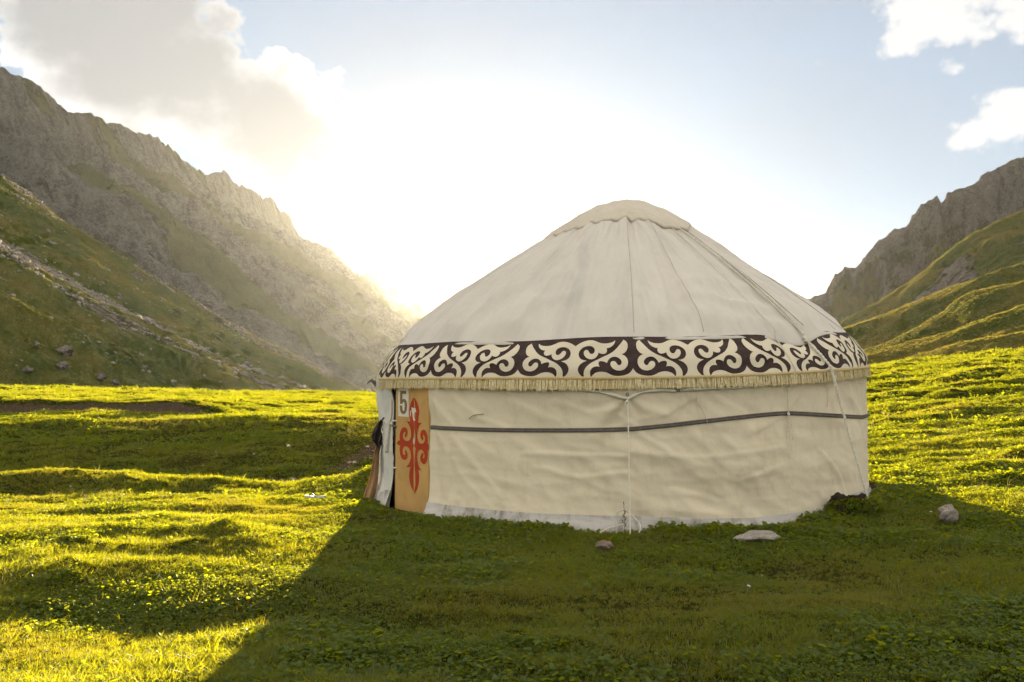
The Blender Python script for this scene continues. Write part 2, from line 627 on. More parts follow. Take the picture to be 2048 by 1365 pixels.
# ================================================================== yurt frame
YD, YAZ = 12.0, rad(7.08)
YC = np.array([YD * math.sin(YAZ), YD * math.cos(YAZ), 0.0])
EF = np.array([-math.sin(YAZ), -math.cos(YAZ), 0.0])       # towards the camera
ER = np.array([math.cos(YAZ), -math.sin(YAZ), 0.0])        # to the right
R_WALL = 3.33


def yp(th, r, z, cx=0.0):
    """yurt cylinder coordinates -> world (arrays allowed); th = 0 faces the viewer, + is right"""
    th, r, z = np.broadcast_arrays(np.asarray(th, float), np.asarray(r, float), np.asarray(z, float))
    cx = np.broadcast_to(np.asarray(cx, float), th.shape)
    a = (r * np.cos(th))[..., None] * EF + (r * np.sin(th) + cx)[..., None] * ER + YC
    a[..., 2] = z
    return a


def wall_hit(px, py, r=R_WALL):
    """(theta, z) where the sight line of a photo pixel meets the yurt's cylinder"""
    d = px_dir(px, py)
    o = CAM - YC
    a = d[0] ** 2 + d[1] ** 2
    b = 2 * (o[0] * d[0] + o[1] * d[1])
    c = o[0] ** 2 + o[1] ** 2 - r * r
    disc = max(b * b - 4 * a * c, 0.0)
    t = (-b - math.sqrt(disc)) / (2 * a)
    p = o + d * t
    return math.atan2(p @ ER, p @ EF), p[2] + 0.0 if True else 0


def lift(th):
    s = np.sin(th)
    return 0.19 * np.maximum(s, 0) ** 2 + 0.03 * np.minimum(s, 0) ** 2


# ================================================================== ground
def ground_z(x, y):
    x = np.asarray(x, float)
    y = np.asarray(y, float)
    left = sstep(-x, 0.5, 3.0 + 0.0 * y)
    z = 0.0 * x
    # plain that climbs gently to a crest ~65 m out, then falls into the valley
    far = np.clip(y, 0, 66)
    z_right = 0.021 * softplus(far - 9, 2.0)
    wob = 1.3 * perlin(x * 0.09, y * 0.03, 41) + 0.35 * perlin(x * 0.35, y * 0.2, 42)
    bank = 0.72 * sstep(y + wob + 0.03 * x, 15.4, 22.0) - 0.16 * np.exp(-((y + wob * 0.6 - 15.0) / 1.7) ** 2)
    z_left = bank + 0.0165 * softplus(far - 22, 2.0)
    z = z + z_right * (1 - left) + z_left * left
    z = z + 0.098 * softplus(x - 3.2, 0.9) * sstep(y, -25, 6)
    z = z + 0.02 * softplus(-x - 14, 3.0) * sstep(y, 20, 60)
    # mounds on the near lip of the hollow
    for mx_, my_, rx_, ry_, h_ in ((-7.4, 13.3, 1.2, 0.75, 0.26), (-4.9, 13.1, 0.9, 0.7, 0.22), (-6.1, 13.6, 0.8, 0.6, 0.15),
                                   (-2.9, 13.6, 0.9, 0.6, 0.12), (-1.7, 13.0, 1.1, 0.7, 0.26), (-2.75, 8.1, 0.42, 0.34, 0.13),
                                   (-9.2, 12.6, 1.0, 0.8, 0.16)):
        z = z + h_ * np.exp(-((x - mx_) / rx_) ** 2 - ((y - my_) / ry_) ** 2)
    # a low step across the foreground, and a cut bank far left
    s_ = y + 0.10 * x + 0.5 * perlin(x * 0.5, y * 0.3, 50)
    z = z + 0.085 * (sstep(s_, 5.2, 6.0) - sstep(s_, 6.05, 10.5)) * sstep(-x, 0.2, 1.6)
    c_ = y + 0.16 * (x + 9) + 0.6 * perlin(x * 0.25, y * 0.1, 51)
    z = z + 0.42 * (sstep(c_, 25.2, 25.9) - sstep(c_, 26.0, 34)) * sstep(-x, 8.0, 10.5)
    # hummocks
    dist = np.hypot(x - YC[0], y - YC[1])
    cam_d_ = np.hypot(x, y)
    hum = sstep(dist, 3.5, 5.2)
    n = 0.085 * fbm(x * 0.20, y * 0.34, 3, 60) + 0.050 * fbm(x * 0.75, y * 1.25, 3, 61) * (0.5 + sstep(perlin(x * 0.22, y * 0.22, 62), -0.4, 0.6))
    tus = ridged(x * 0.9, y * 1.4, 2, 63)
    n = n + 0.05 * sstep(tus, 0.72, 0.95) * sstep(perlin(x * 0.3, y * 0.3, 64), -0.1, 0.4)
    boost = 1.0 + 1.3 * sstep(x, 5, 12) * sstep(y, 14, 26) + 0.8 * sstep(y, 22, 36)
    z = z + n * hum * boost * (1 - 0.85 * sstep(cam_d_, 70, 140))
    # rim of soil against the wall
    z = z - 0.015 * np.exp(-((dist - 3.45) / 0.25) ** 2) + 0.03 * np.exp(-((dist - 3.85) / 0.18) ** 2)
    z = z - 0.06 * softplus(y - 70, 6.0) * (1 - sstep(y, 330, 420)) - 16.0 * sstep(y, 330, 420)
    return z


def ground_hit(px, py, lo=2.0, hi=90.0):
    d = px_dir(px, py)
    t = lo
    while t < hi:
        p = CAM + d * t
        if p[2] < float(ground_z(p[0], p[1])):
            break
        t += 0.02
    return CAM + d * t


def ground_mat():
    m, t, b = new_mat('meadow_soil')
    tc = t.node('ShaderNodeTexCoord')
    o = tc.outputs['Object']
    n1 = t.noise(o, 0.35, 6.0, 0.6)
    n2 = t.noise(o, 5.0, 6.0, 0.7)
    n3 = t.noise(o, 40.0, 4.0, 0.7)
    at_ = t.node('ShaderNodeAttribute', attribute_name='bare')
    g = t.mix(t.smooth(n2, 0.35, 0.65), (0.026, 0.030, 0.007), (0.055, 0.058, 0.011))
    g = t.mix(t.smooth(n1, 0.45, 0.7, 0, 0.6), g, (0.075, 0.06, 0.016))
    g = t.mix(t.smooth(n3, 0.45, 0.7, 0, 0.6), g, (0.02, 0.022, 0.006))
    soil = t.mix(t.smooth(n3, 0.4, 0.65), (0.045, 0.03, 0.018), (0.13, 0.098, 0.068))
    k = t.smooth(t.math('ADD', at_.outputs['Fac'], t.math('MULTIPLY', t.math('SUBTRACT', n2, 0.5), 0.9)), 0.45, 0.65)
    t.l.new(t.mix(k, g, soil), b.inputs['Base Color'])
    b.inputs['Roughness'].default_value = 0.95
    b.inputs['Specular IOR Level'].default_value = 0.0
    bn = t.node('ShaderNodeBump')
    bn.inputs['Strength'].default_value = 0.9
    bn.inputs['Distance'].default_value = 0.05
    t.l.new(t.math('ADD', n2, t.math('MULTIPLY', n3, 0.35)), bn.inputs['Height'])
    t.l.new(bn.outputs[0], b.inputs['Normal'])
    return m


def bare_mask(x, y):
    """worn track in the hollow, the cut bank and a few scuffed patches"""
    wob = 1.3 * perlin(x * 0.09, y * 0.03, 41) + 0.35 * perlin(x * 0.35, y * 0.2, 42)
    tr = np.exp(-((y + wob * 0.6 - 15.1) / 0.75) ** 2) * sstep(-x, 0.2, 1.2)
    tr2 = np.exp(-((x + 3.2 - (y - 17) * 0.32) / 0.35) ** 2) * sstep(y, 15.5, 16.5) * (1 - sstep(y, 21, 23)) * 0.8
    c_ = y + 0.16 * (x + 9) + 0.6 * perlin(x * 0.25, y * 0.1, 51)
    cut = np.exp(-((c_ - 25.45) / 0.35) ** 2) * sstep(-x, 8.0, 10.5)
    dist = np.hypot(x - YC[0], y - YC[1])
    base = 0.75 * np.exp(-((dist - 3.5) / 0.25) ** 2)
    sc = sstep(perlin(x * 0.55, y * 0.8, 71), 0.33, 0.6) * 0.36
    door = 0.8 * np.exp(-((x + 1.25) / 0.5) ** 2 - ((y - 9.35) / 0.35) ** 2)
    return np.clip(np.maximum.reduce([tr, tr2, cut, base, sc, door]), 0, 1)


def build_ground():
    fr = np.radians(np.linspace(-46, 46, 430))
    bk = np.radians(np.linspace(46, 314, 90))[1:-1]
    th = np.concatenate([fr, bk])
    r = np.geomspace(0.25, 4300, 620)
    T, Rr = np.meshgrid(th, r, indexing='ij')
    X, Y = Rr * np.sin(T), Rr * np.cos(T)
    Z = ground_z(X, Y)
    far = sstep(Rr, 150, 420)
    Z = Z * (1 - far) + far * np.minimum(Z, -8.0)
    P = np.stack([X, Y, Z], -1)
    g = grid_mesh('meadow_ground', P, ground_mat(), closed=True, attrs={'bare': bare_mask(X, Y)}, flip=True)
    # close the small hole under the viewer
    me = g.data
    bm = bmesh.new()
    bm.from_mesh(me)
    bm.verts.ensure_lookup_table()
    ring = [bm.verts[i * len(r)] for i in range(len(th))]
    f = bm.faces.new(ring)
    f.normal_update()
    if f.normal.z < 0:
        f.normal_flip()
    bm.to_mesh(me)
    bm.free()
    tag(g, kind='structure')


build_ground()


# ================================================================== hills and mountains
def crest_line(pts, n, jag, jscale, seed):
    """photo silhouette points (px, py, depth) -> dense 3-D crest"""
    P = np.array([at(*p) for p in pts])
    s = np.concatenate([[0], np.cumsum(np.linalg.norm(np.diff(P, axis=0), axis=1))])
    u = np.linspace(0, s[-1], n)
    C = np.stack([np.interp(u, s, P[:, k]) for k in range(3)], 1)
    if jag:
        j = fbm(u / jscale, u * 0 + seed, 5, seed, 0.6)
        j = j + 0.9 * np.maximum(0, fbm(u / (jscale * 0.45), u * 0 + seed + 3.3, 3, seed + 7) - 0.25)
        j = jag * j * np.clip(C[:, 1] / 1200, 0.25, 2.0) if jag > 3 else jag * j
    else:
        j = 0 * u
    return C, u, j


Z_MAX, Z_MIN = 0.0, -30.0


def hill(name, pts, n, nv, fall, front, back, prof, disp, rockfn, mat, jag=0.0, jscale=30.0, seed=1, pw=1.6):
    global Z_MAX, Z_MIN
    C, u, jg = crest_line(pts, n, jag, jscale, seed)
    fd = np.array([fall[0], fall[1]], float)
    fd /= np.linalg.norm(fd)
    nb = nv // 5
    vf = front * np.linspace(0, 1, nv - nb) ** pw
    vb = -back * np.linspace(1, 0, nb, endpoint=False) ** pw
    v = np.concatenate([vb, vf])
    U, V = np.meshgrid(u, v, indexing='ij')
    X = C[:, 0][:, None] + V * fd[0]
    Y = C[:, 1][:, None] + V * fd[1]
    Z = C[:, 2][:, None] - prof(V) + jg[:, None] * np.exp(-np.abs(V) / (jscale * 0.5))
    h = disp(U, V, X, Y, Z)
    if isinstance(h, tuple):
        h, dx, dy = h
        X = X + dx
        Y = Y + dy
    Z = np.maximum(Z + h, -29.0 + 0.01 * h)
    Z_MAX, Z_MIN = max(Z_MAX, float(Z.max())), min(Z_MIN, float(Z.min()))
    rock = rockfn(U, V, X, Y, Z)
    o = grid_mesh(name, np.stack([X, Y, Z], -1), mat, attrs={'rock': rock}, flip=True, uv=np.stack([U / 100, V / 100], -1))
    tag(o, kind='structure')
    HILLS.append((name, U, V, X, Y, Z, rock))
    return U, V, X, Y, Z


def rounded(sf, sb, w, curve=0.0):
    def f(V):
        a = np.where(V > 0, sf, sb)
        return a * (np.sqrt(V * V + w * w) - w) - curve * np.where(V > 0, V * V, 0)
    return f


HILLS = []
M['mountain'] = hill_mat('mountain_rock', (0.050, 0.062, 0.026), (0.078, 0.085, 0.034), (0.11, 0.10, 0.048),
                         (0.080, 0.078, 0.073), (0.19, 0.185, 0.172), 0.8, 4.0, (9, 5.5))
M['left_slope'] = hill_mat('slope_turf', (0.040, 0.058, 0.014), (0.075, 0.092, 0.020), (0.14, 0.115, 0.03),
                           (0.15, 0.125, 0.105), (0.25, 0.215, 0.185), 2.2, 0.6, (3.5, 26))
M['right_hill'] = hill_mat('hill_turf', (0.042, 0.058, 0.016), (0.078, 0.090, 0.022), (0.16, 0.12, 0.035),
                           (0.10, 0.085, 0.07), (0.17, 0.15, 0.125), 1.6, 0.5, (5, 22))
M['crag'] = hill_mat('crag_rock', (0.055, 0.066, 0.025), (0.085, 0.09, 0.032), (0.13, 0.105, 0.045),
                     (0.105, 0.095, 0.084), (0.20, 0.18, 0.158), 1.3, 2.0, (9, 6))

# --- left: the big hazy mountain
LM = [(-900, -40, 640), (-500, 20, 760), (-200, 95, 860), (0, 138, 950), (25, 145, 973), (60, 160, 1005), (95, 185, 1036),
      (120, 210, 1059), (140, 225, 1077), (180, 230, 1114), (235, 245, 1164), (275, 268, 1200), (310, 268, 1259), (330, 285, 1293),
      (370, 320, 1361), (395, 345, 1403), (430, 347, 1463), (452, 344, 1500), (470, 365, 1549), (500, 385, 1630), (540, 395, 1738),
      (560, 420, 1792), (580, 440, 1846), (592, 462, 1878), (600, 476, 1900), (625, 490, 1997), (655, 494, 2114), (672, 512, 2180),
      (679, 512, 2207), (690, 537, 2250), (705, 545, 2318), (735, 545, 2452), (760, 553, 2565), (790, 574, 2700), (820, 600, 2831),
      (845, 611, 2941), (870, 613, 3050), (920, 640, 3165), (1000, 690, 3350), (1150, 745, 3500), (1350, 790, 3700)]


def lm_disp(U, V, X, Y, Z):
    a = sstep(np.abs(V), 0, 70)
    k = np.clip(Y / 1300, 0.7, 1.9)
    w = 26 * fbm(U / 190, V / 190, 3, 5)
    gul = ridged((U + w - 0.15 * V) / 150, V / 620, 4, 6, 0.55)
    mid = ridged((U + w * 0.6 - 0.15 * V) / 48, V / 170, 4, 8, 0.6)
    crag = ridged(U / 20, V / 34, 4, 15, 0.6) * sstep(fbm(U / 120, V / 120, 2, 16), -0.3, 0.4)
    h = (gul - 0.97) * 95 * a + (mid - 0.90) * 34 * sstep(np.abs(V), 0, 25) + (crag - 0.5) * 14 * (0.25 + 0.75 * sstep(np.abs(V), 0, 14)) + 2.5 * fbm(U / 9, V / 9, 3, 17)
    return h * k ** 0.5


def lm_rock(U, V, X, Y, Z):
    gr = sstep(fbm((U - 0.2 * V) / 90, V / 300, 4, 14), -0.05, 0.5)
    return np.clip(0.80 - 0.62 * gr - 0.22 * sstep(V, 420, 800) + 0.2 * (1 - sstep(V, 0, 90)), 0, 1)


hill('rocky_mountain', LM, 860, 300, (1.0, -0.28), 1000, 250, rounded(0.74, 0.9, 3, 0.00018), lm_disp, lm_rock, M['mountain'], 6.0, 50, 3, 1.25)

# --- left: grassy spur with boulder streams
LS = [(-700, 40, 250), (-350, 195, 290), (-120, 300, 320), (0, 357, 340), (50, 378, 345), (100, 420, 348), (150, 460, 352), (210, 500, 358), (255, 525, 362), (320, 565, 368),
      (400, 611, 375), (450, 640, 380), (520, 680, 388), (600, 716, 396), (660, 746, 402), (710, 774, 408), (780, 800, 415), (950, 850, 430)]


def ls_disp(U, V, X, Y, Z):
    a = sstep(np.abs(V), 2, 34)
    w = 10 * fbm(U / 70, V / 60, 3, 20)
    rib = ridged((V + w) / 62 + 0.3, U / 330, 3, 21, 0.45)
    rib2 = fbm((V + w * 0.6) / 17, U / 75, 3, 23, 0.5)
    lump = fbm(U / 8, V / 5, 3, 24, 0.55)
    return (rib - 0.62) * 13 * a + rib2 * 2.2 * a + lump * 0.55 * (0.3 + a) + 0.25 * fbm(U / 2.2, V / 1.6, 2, 26)


def ls_rock(U, V, X, Y, Z):
    w = 9 * fbm(U / 60, V / 50, 3, 20)
    s1 = np.exp(-((V - 17 + w) / 11) ** 2) * sstep(U, 120, 210) * 0.62
    s2 = np.exp(-((V - 92 + w + (U - 340) * 0.12) / 10) ** 2) * 0.85
    s3 = np.exp(-((V - 128 + w) / 7) ** 2) * 0.6
    spots = sstep(fbm(U / 26, V / 13, 4, 27), 0.25, 0.8) * 0.5
    top = (1 - sstep(U, 100, 240)) * np.exp(-((V - 6) / 22) ** 2) * 0.6
    return np.clip(np.maximum.reduce([s1, s2, s3, spots, top]), 0, 1)


LSD = hill('grassy_slope', LS, 620, 300, (0.16, -1.0), 235, 160, lambda V: rounded(0.125, 0.5, 10)(V) + 0.0022 * np.maximum(V - 130, 0) ** 2, ls_disp, ls_rock, M['left_slope'], 0.8, 9, 4, 1.15)

# --- right: crag, then spurs that step down to the meadow
RC = [(1300, 770, 900), (1450, 690, 840), (1560, 622, 800), (1599, 602, 790), (1630, 594, 780), (1651, 582, 775), (1669, 549, 770), (1683, 543, 768), (1689, 536, 766), (1711, 535, 760), (1725, 518, 756),
      (1736, 502, 753), (1757, 481, 748), (1778, 466, 742), (1813, 453, 735), (1822, 437, 733), (1845, 412, 728), (1859, 397, 725),
      (1873, 391, 722), (1882, 408, 720), (1889, 405, 718), (1893, 392, 717), (1912, 379, 714), (1940, 372, 708), (1954, 365, 705),
      (1964, 353, 702), (1978, 347, 699), (1992, 339, 696), (2010, 332, 692), (2021, 321, 690), (2038, 318, 686), (2048, 312, 684),
      (2120, 270, 668), (2300, 200, 630), (2700, 90, 560)]


def rc_disp(U, V, X, Y, Z):
    a = sstep(np.abs(V), 0, 40)
    w = 10 * fbm(U / 80, V / 80, 3, 30)
    g = ridged((U + w - 0.5 * V) / 62, (V + 0.4 * U) / 130, 5, 31, 0.58)
    m_ = ridged(U / 15, V / 22, 4, 33, 0.6)
    k = 1 - 0.7 * sstep(V, 90, 200)
    return ((g - 0.80) * 34 * a + (m_ - 0.7) * 11 * (0.2 + 0.8 * a)) * k + 1.0 * fbm(U / 4, V / 4, 3, 34)


def rc_rock(U, V, X, Y, Z):
    g = sstep(fbm(U / 70, V / 90, 3, 36), -0.1, 0.6)
    low = 1 - sstep(U, 220, 420)
    return np.clip(0.88 - 0.6 * g * sstep(V, 20, 90) - 0.5 * sstep(V, 90, 190) - 0.45 * low * sstep(V, 4, 30), 0, 1)


hill('rocky_crag', RC, 560, 240, (-0.42, -1.0), 430, 180, rounded(0.66, 0.8, 4, 0.0003), rc_disp, rc_rock, M['crag'], 2.2, 16, 7, 1.3)


def spur_disp(seed, amp, sc, rough=0.5):
    def f(U, V, X, Y, Z):
        a = sstep(np.abs(V), 0, 30 * sc)
        w = 9 * sc * fbm(U / (60 * sc), V / (60 * sc), 3, seed)
        rib = ridged((U * 0.35 + V + w) / (58 * sc), (U - 0.4 * V) / (220 * sc), 3, seed + 1, 0.45)
        return (rib - 0.62) * amp * a + rough * fbm(U / (7 * sc), V / (6 * sc), 4, seed + 3, 0.55) * (0.3 + a) + 0.4 * amp * fbm(U / (45 * sc), V / (30 * sc), 3, seed + 5) * a
    return f


def spur_rock(seed, base, hi):
    def f(U, V, X, Y, Z):
        return np.clip(base + hi * sstep(fbm(U / 45, V / 32, 3, seed), 0.05, 0.6) * sstep(V, 8, 30), 0, 1)
    return f


RA = [(1450, 775, 520), (1600, 700, 510), (1690, 640, 505), (1760, 600, 500), (1813, 566, 496), (1850, 540, 492), (1880, 515, 490), (1905, 495, 488), (1945, 468, 484), (1985, 447, 481),
      (2014, 435, 478), (2060, 418, 474), (2200, 372, 460), (2500, 300, 420)]
hill('hill_spur', RA, 420, 190, (-0.35, -1.0), 260, 140, rounded(0.58, 0.5, 9), spur_disp(80, 14, 1.0, 0.9), spur_rock(90, 0.22, 0.5),
     M['right_hill'], 1.2, 12, 8, 1.2)
RB = [(1450, 755, 350), (1560, 712, 345), (1640, 678, 340), (1685, 660, 337), (1750, 637, 333), (1806, 613, 330), (1859, 592, 327), (1912, 571, 323), (1950, 561, 320), (1989, 551, 318),
      (2048, 528, 314), (2200, 480, 300), (2500, 400, 270)]
hill('hill_spur', RB, 420, 170, (-0.35, -1.0), 170, 120, rounded(0.58, 0.42, 22), spur_disp(100, 7, 0.8, 0.5), spur_rock(110, 0.1, 0.25),
     M['right_hill'], 0.7, 12, 9, 1.2)
RCC = [(1560, 760, 270), (1680, 722, 264), (1780, 682, 260), (1840, 652, 257), (1887, 624, 255), (1915, 600, 253), (1940, 585, 252), (1990, 574, 250), (2048, 562, 247), (2200, 520, 238), (2500, 440, 220)]
hill('hill_spur', RCC, 400, 170, (-0.35, -1.0), 150, 90, rounded(0.56, 0.40, 16), spur_disp(120, 5, 0.7, 0.4), spur_rock(130, 0.05, 0.25),
     M['right_hill'], 0.5, 10, 10, 1.2)
RD = [(1500, 765, 172), (1620, 738, 170), (1725, 711, 168), (1765, 701, 167), (1806, 690, 166), (1860, 676, 165), (1912, 660, 164), (1975, 637, 162), (2035, 614, 160), (2200, 560, 152), (2500, 480, 140)]
hill('hill_spur', RD, 420, 180, (-0.3, -1.0), 110, 80, rounded(0.52, 0.40, 17), spur_disp(140, 3.5, 0.5, 0.3), spur_rock(150, 0.02, 0.2),
     M['right_hill'], 0.35, 7, 11, 1.2)
RE = [(1500, 768, 112), (1640, 750, 110), (1736, 733, 108), (1824, 716, 106), (1870, 701, 105), (1912, 687, 104), (1980, 676, 102), (2048, 664, 100), (2200, 630, 96), (2500, 570, 88)]
hill('hill_spur', RE, 420, 170, (-0.25, -1.0), 60, 60, rounded(0.36, 0.34, 9), spur_disp(160, 1.6, 0.33, 0.22), spur_rock(170, 0.0, 0.12),
     M['right_hill'], 0.25, 5, 12, 1.1)

# ================================================================== the yurt
Z_FR0, Z_FR1 = 1.475, 1.605        # fringe bottom / band bottom at the front
Z_BT = 2.005                       # band top
R_BB, R_BT = 3.375, 3.14           # band radii bottom / top
yurt = empty('yurt', tuple(YC))
tag(yurt, 'cream canvas yurt with brown scroll ornament band and yellow fringe', 'yurt')
YOFF = Vector(-YC)


def yurt_part(o):
    """meshes are made in world coordinates; keep them there under the yurt's base"""
    o.parent = yurt
    o.matrix_parent_inverse = Matrix.Translation(-Vector(YC))
    return o


TH_DL, _ = wall_hit(792.5, 900)
TH_DR, _ = wall_hit(858.5, 900)
TH_GAP, _ = wall_hit(786.5, 900)


CREASES = [[wall_hit(*q) for q in ln] for ln in (
    [(905, 790), (960, 835), (1010, 855)], [(1010, 870), (1080, 905), (1170, 915)], [(870, 800), (905, 850)], [(880, 870), (930, 960), (990, 1020)],
    [(900, 862), (1000, 990)], [(1110, 800), (1180, 825), (1240, 815)], [(1240, 830), (1300, 880), (1340, 905)], [(1190, 868), (1290, 835)],
    [(1050, 905), (1250, 912)], [(1260, 905), (1400, 915), (1560, 895)], [(1400, 790), (1330, 830)], [(1480, 960), (1560, 930)],
    [(1080, 935), (1160, 955), (1250, 945)], [(1600, 790), (1570, 830), (1500, 870)], [(1640, 900), (1680, 960), (1690, 1000)], [(940, 880), (985, 905)],
    [(1020, 800), (1120, 845)], [(1440, 795), (1490, 825)], [(1350, 980), (1430, 1000)], [(1000, 960), (1090, 985)])]


def crease_disp(th, z):
    h = np.zeros(np.broadcast(th, z).shape)
    for k, ln in enumerate(CREASES):
        amp = (0.012, 0.009, 0.014, 0.008)[k % 4]
        wd = (0.022, 0.030, 0.018)[k % 3]
        best = np.full(h.shape, 9.0)
        side = np.zeros(h.shape)
        for (t0, z0), (t1, z1) in zip(ln, ln[1:]):
            ax, az_, bx, bz = t0 * R_WALL, z0, t1 * R_WALL, z1
            px_, pz_ = th * R_WALL - ax, z - az_
            dx, dz = bx - ax, bz - az_
            L2 = dx * dx + dz * dz
            u = np.clip((px_ * dx + pz_ * dz) / L2, 0, 1)
            d = np.hypot(px_ - u * dx, pz_ - u * dz)
            sg = np.sign(px_ * dz - pz_ * dx)
            side = np.where(d < best, sg, side)
            best = np.minimum(best, d)
        # a fold: sharp on one side, soft on the other
        w_ = np.where(side > 0, wd * 2.6, wd * 0.8)
        h = h + amp * np.exp(-(best / w_) ** 2)
    return h


def wall_r(th, z):
    """canvas wall radius with sag and creases"""
    th = (np.asarray(th, float) + math.pi) % (2 * math.pi) - math.pi
    z = np.asarray(z, float)
    a, zz = th * R_WALL, z
    r = R_WALL + 0.05 * sstep(-z, -0.45, 0.1) + 0 * th
    r = r + 0.030 * fbm(a * 0.55, zz * 0.9, 2, 200)
    d1 = a * 0.8 + zz * 1.0
    d2 = a * 0.7 - zz * 1.3
    cre = ridged(d1 * 1.2, d2 * 0.55, 3, 204, 0.55)
    r = r + 0.036 * (cre - 0.6) * (0.5 + sstep(perlin(a * 0.5, zz * 0.6, 207), -0.4, 0.5))
    sag = ridged(a * 0.55, zz * 3.6 + 0.15 * np.sin(a), 3, 210, 0.5)
    r = r + 0.012 * (sag - 0.6) * sstep(1.3 - zz, 0, 0.3)
    # pulls that fan out from the lashing point above the front rope
    th0 = wall_hit(1255, 795)[0]
    da, dz = (th - th0) * R_WALL, 1.42 - zz
    ang = np.arctan2(da, np.maximum(dz, 0.02))
    rr = np.hypot(da, dz)
    r = r + 0.028 * np.sin(ang * 7.0 + 1.2) * np.exp(-rr / 0.45) * sstep(dz, 0.0, 0.15)
    r = r + crease_disp(th, zz)
    # vertical tension folds beside the door
    da = (th - TH_DR) * R_WALL
    r = r + 0.024 * np.sin(da * 22 + zz * 3.0) * np.exp(-np.maximum(da, 0) / 0.32) * sstep(da, 0, 0.05)
    return r


def build_wall():
    n, m = 900, 90
    th = np.linspace(-math.pi, math.pi, n, endpoint=False)
    s = np.linspace(0, 1, m)
    T, S = np.meshgrid(th, s, indexing='ij')
    z0, z1 = -0.12, 1.62
    Z = z0 + (z1 + lift(T) - z0) * S
    Rr = wall_r(T, Z)
    P = yp(T, Rr, Z)
    tc = (T[:, :-1] + math.pi / n)
    keep = ~((tc > TH_GAP) & (tc < TH_DR))
    yurt_part(grid_mesh('wall_cover', P, M['wall'], closed=True, keep=keep))


build_wall()

# white flap left of the door, with its grey foot
def patch(name, th0, th1, z0, z1, off, mat, nu=30, nv=40, wig=0.0, seed=0, edge=None, rfun=None):
    th = np.linspace(th0, th1, nu)
    s = np.linspace(0, 1, nv)
    T, S = np.meshgrid(th, s, indexing='ij')
    za = z0(T) if callable(z0) else z0 + 0 * T
    zb = z1(T) if callable(z1) else z1 + 0 * T
    Z = za + (zb - za) * S
    o_ = off(T, S) if callable(off) else off
    Rr = (rfun or wall_r)(T, Z) + o_
    if wig:
        Rr = Rr + wig * fbm(T * 14, Z * 2.2, 3, seed)
    P = yp(T, Rr, Z)
    return grid_mesh(name, P, mat)


TH_FL = wall_hit(760, 900)[0] - 0.28
o = yurt_part(patch('door_flap', TH_FL, TH_GAP + 0.003, 0.05, lambda T: 1.60 + lift(T), 0.022, M['flap'], 40, 60, 0.018, 301))
o2 = patch('flap_foot', TH_FL - 0.02, TH_GAP + 0.002, -0.12, lambda T: 0.20 + 0.03 * np.sin(T * 30), lambda T, S: 0.035 + 0.04 * (1 - S), M['skirt'], 40, 24, 0.025, 302)
yurt_part(o2)
# inner dark liner seen through the slit beside the door
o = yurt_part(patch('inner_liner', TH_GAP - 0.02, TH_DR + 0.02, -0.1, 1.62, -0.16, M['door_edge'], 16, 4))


# pale skirt round the foot of the wall, gathered and grubby
def skirt_top(T):
    a = np.asarray(T)
    xs = np.array([TH_DR] + [wall_hit(p, q)[0] for p, q in ((1000, 1021), (1250, 1031), (1500, 1036), (1640, 1015), (1705, 985))] + [1.35, 2.4])
    zs = np.array([wall_hit(p, q)[1] for p, q in ((860, 1003), (1000, 1021), (1250, 1031), (1500, 1036), (1640, 1015), (1705, 985))] + [0.25, 0.2])
    return np.interp(a, xs, zs)


o = patch('wall_skirt', TH_DR + 0.003, 2 * math.pi + TH_FL, -0.14, skirt_top,
          lambda T, S: 0.010 + 0.055 * (1 - S) ** 1.4 + 0.055 * ridged(T * 3.2, S * 3.4 + np.sin(T * 5) * 0.9, 3, 306) * (1 - S * 0.85) + 0.02 * fbm(T * 11, S * 2.5, 3, 308) * (1 - S),
          M['skirt'], 700, 26)
yurt_part(o)


# ---- door leaf, standing flat between the two jambs
PL, PR = yp(TH_DL, R_WALL + 0.012, 0), yp(TH_DR, R_WALL + 0.012, 0)
DU = (PR - PL)
D_W = np.linalg.norm(DU)
DU = DU / D_W
DN = np.array([DU[1], -DU[0], 0.0])
if DN @ (CAM - PL) < 0:
    DN = -DN


def door_uv(px, py, off=0.0):
    """photo pixel -> point on the door plane"""
    d = px_dir(px, py)
    p0 = PL + DN * off
    t = ((p0 - CAM) @ DN) / (d @ DN)
    return CAM + d * t


def box_pts(c0, du, dn, w, h, t):
    """box with its back lower-left corner at c0"""
    up = np.array([0, 0, 1.0])
    v = []
    for k in (0, 1):
        for j in (0, 1):
            for i in (0, 1):
                v.append(c0 + du * w * i + up * h * j + dn * t * k)
    f = [(0, 2, 3, 1), (4, 5, 7, 6), (0, 1, 5, 4), (2, 6, 7, 3), (0, 4, 6, 2), (1, 3, 7, 5)]
    return v, f


def bevel_obj(o, w, seg=2):
    md = o.modifiers.new('bevel', 'BEVEL')
    md.width = w
    md.segments = seg
    md.limit_method = 'ANGLE'
    return o


v, f = box_pts(PL + np.array([0, 0, -0.12]) - DN * 0.035, DU, DN, D_W, 1.74, 0.035)
door = yurt_part(bevel_obj(mesh_obj('door', v, f, M['door'], None, False), 0.005))
v, f = box_pts(PL - DU * 0.10 + np.array([0, 0, -0.12]) - DN * 0.11, DU, DN, 0.095, 1.74, 0.075)
yurt_part(bevel_obj(mesh_obj('door_jamb', v, f, M['door_edge'], None, False), 0.006))


def in_door(o):
    o.parent = door
    return o


for q in (842, 936):
    p = door_uv(789.5, q, 0.0)
    tv, tf = tube_data([p - DU * 0.05 + DN * 0.0, p - DU * 0.02 + DN * 0.02, p + DU * 0.02 + DN * 0.012, p + DU * 0.05 - DN * 0.004], 0.011, 6)
    yurt_part(mesh_obj('hinge_tie', tv, tf, M['rope']))


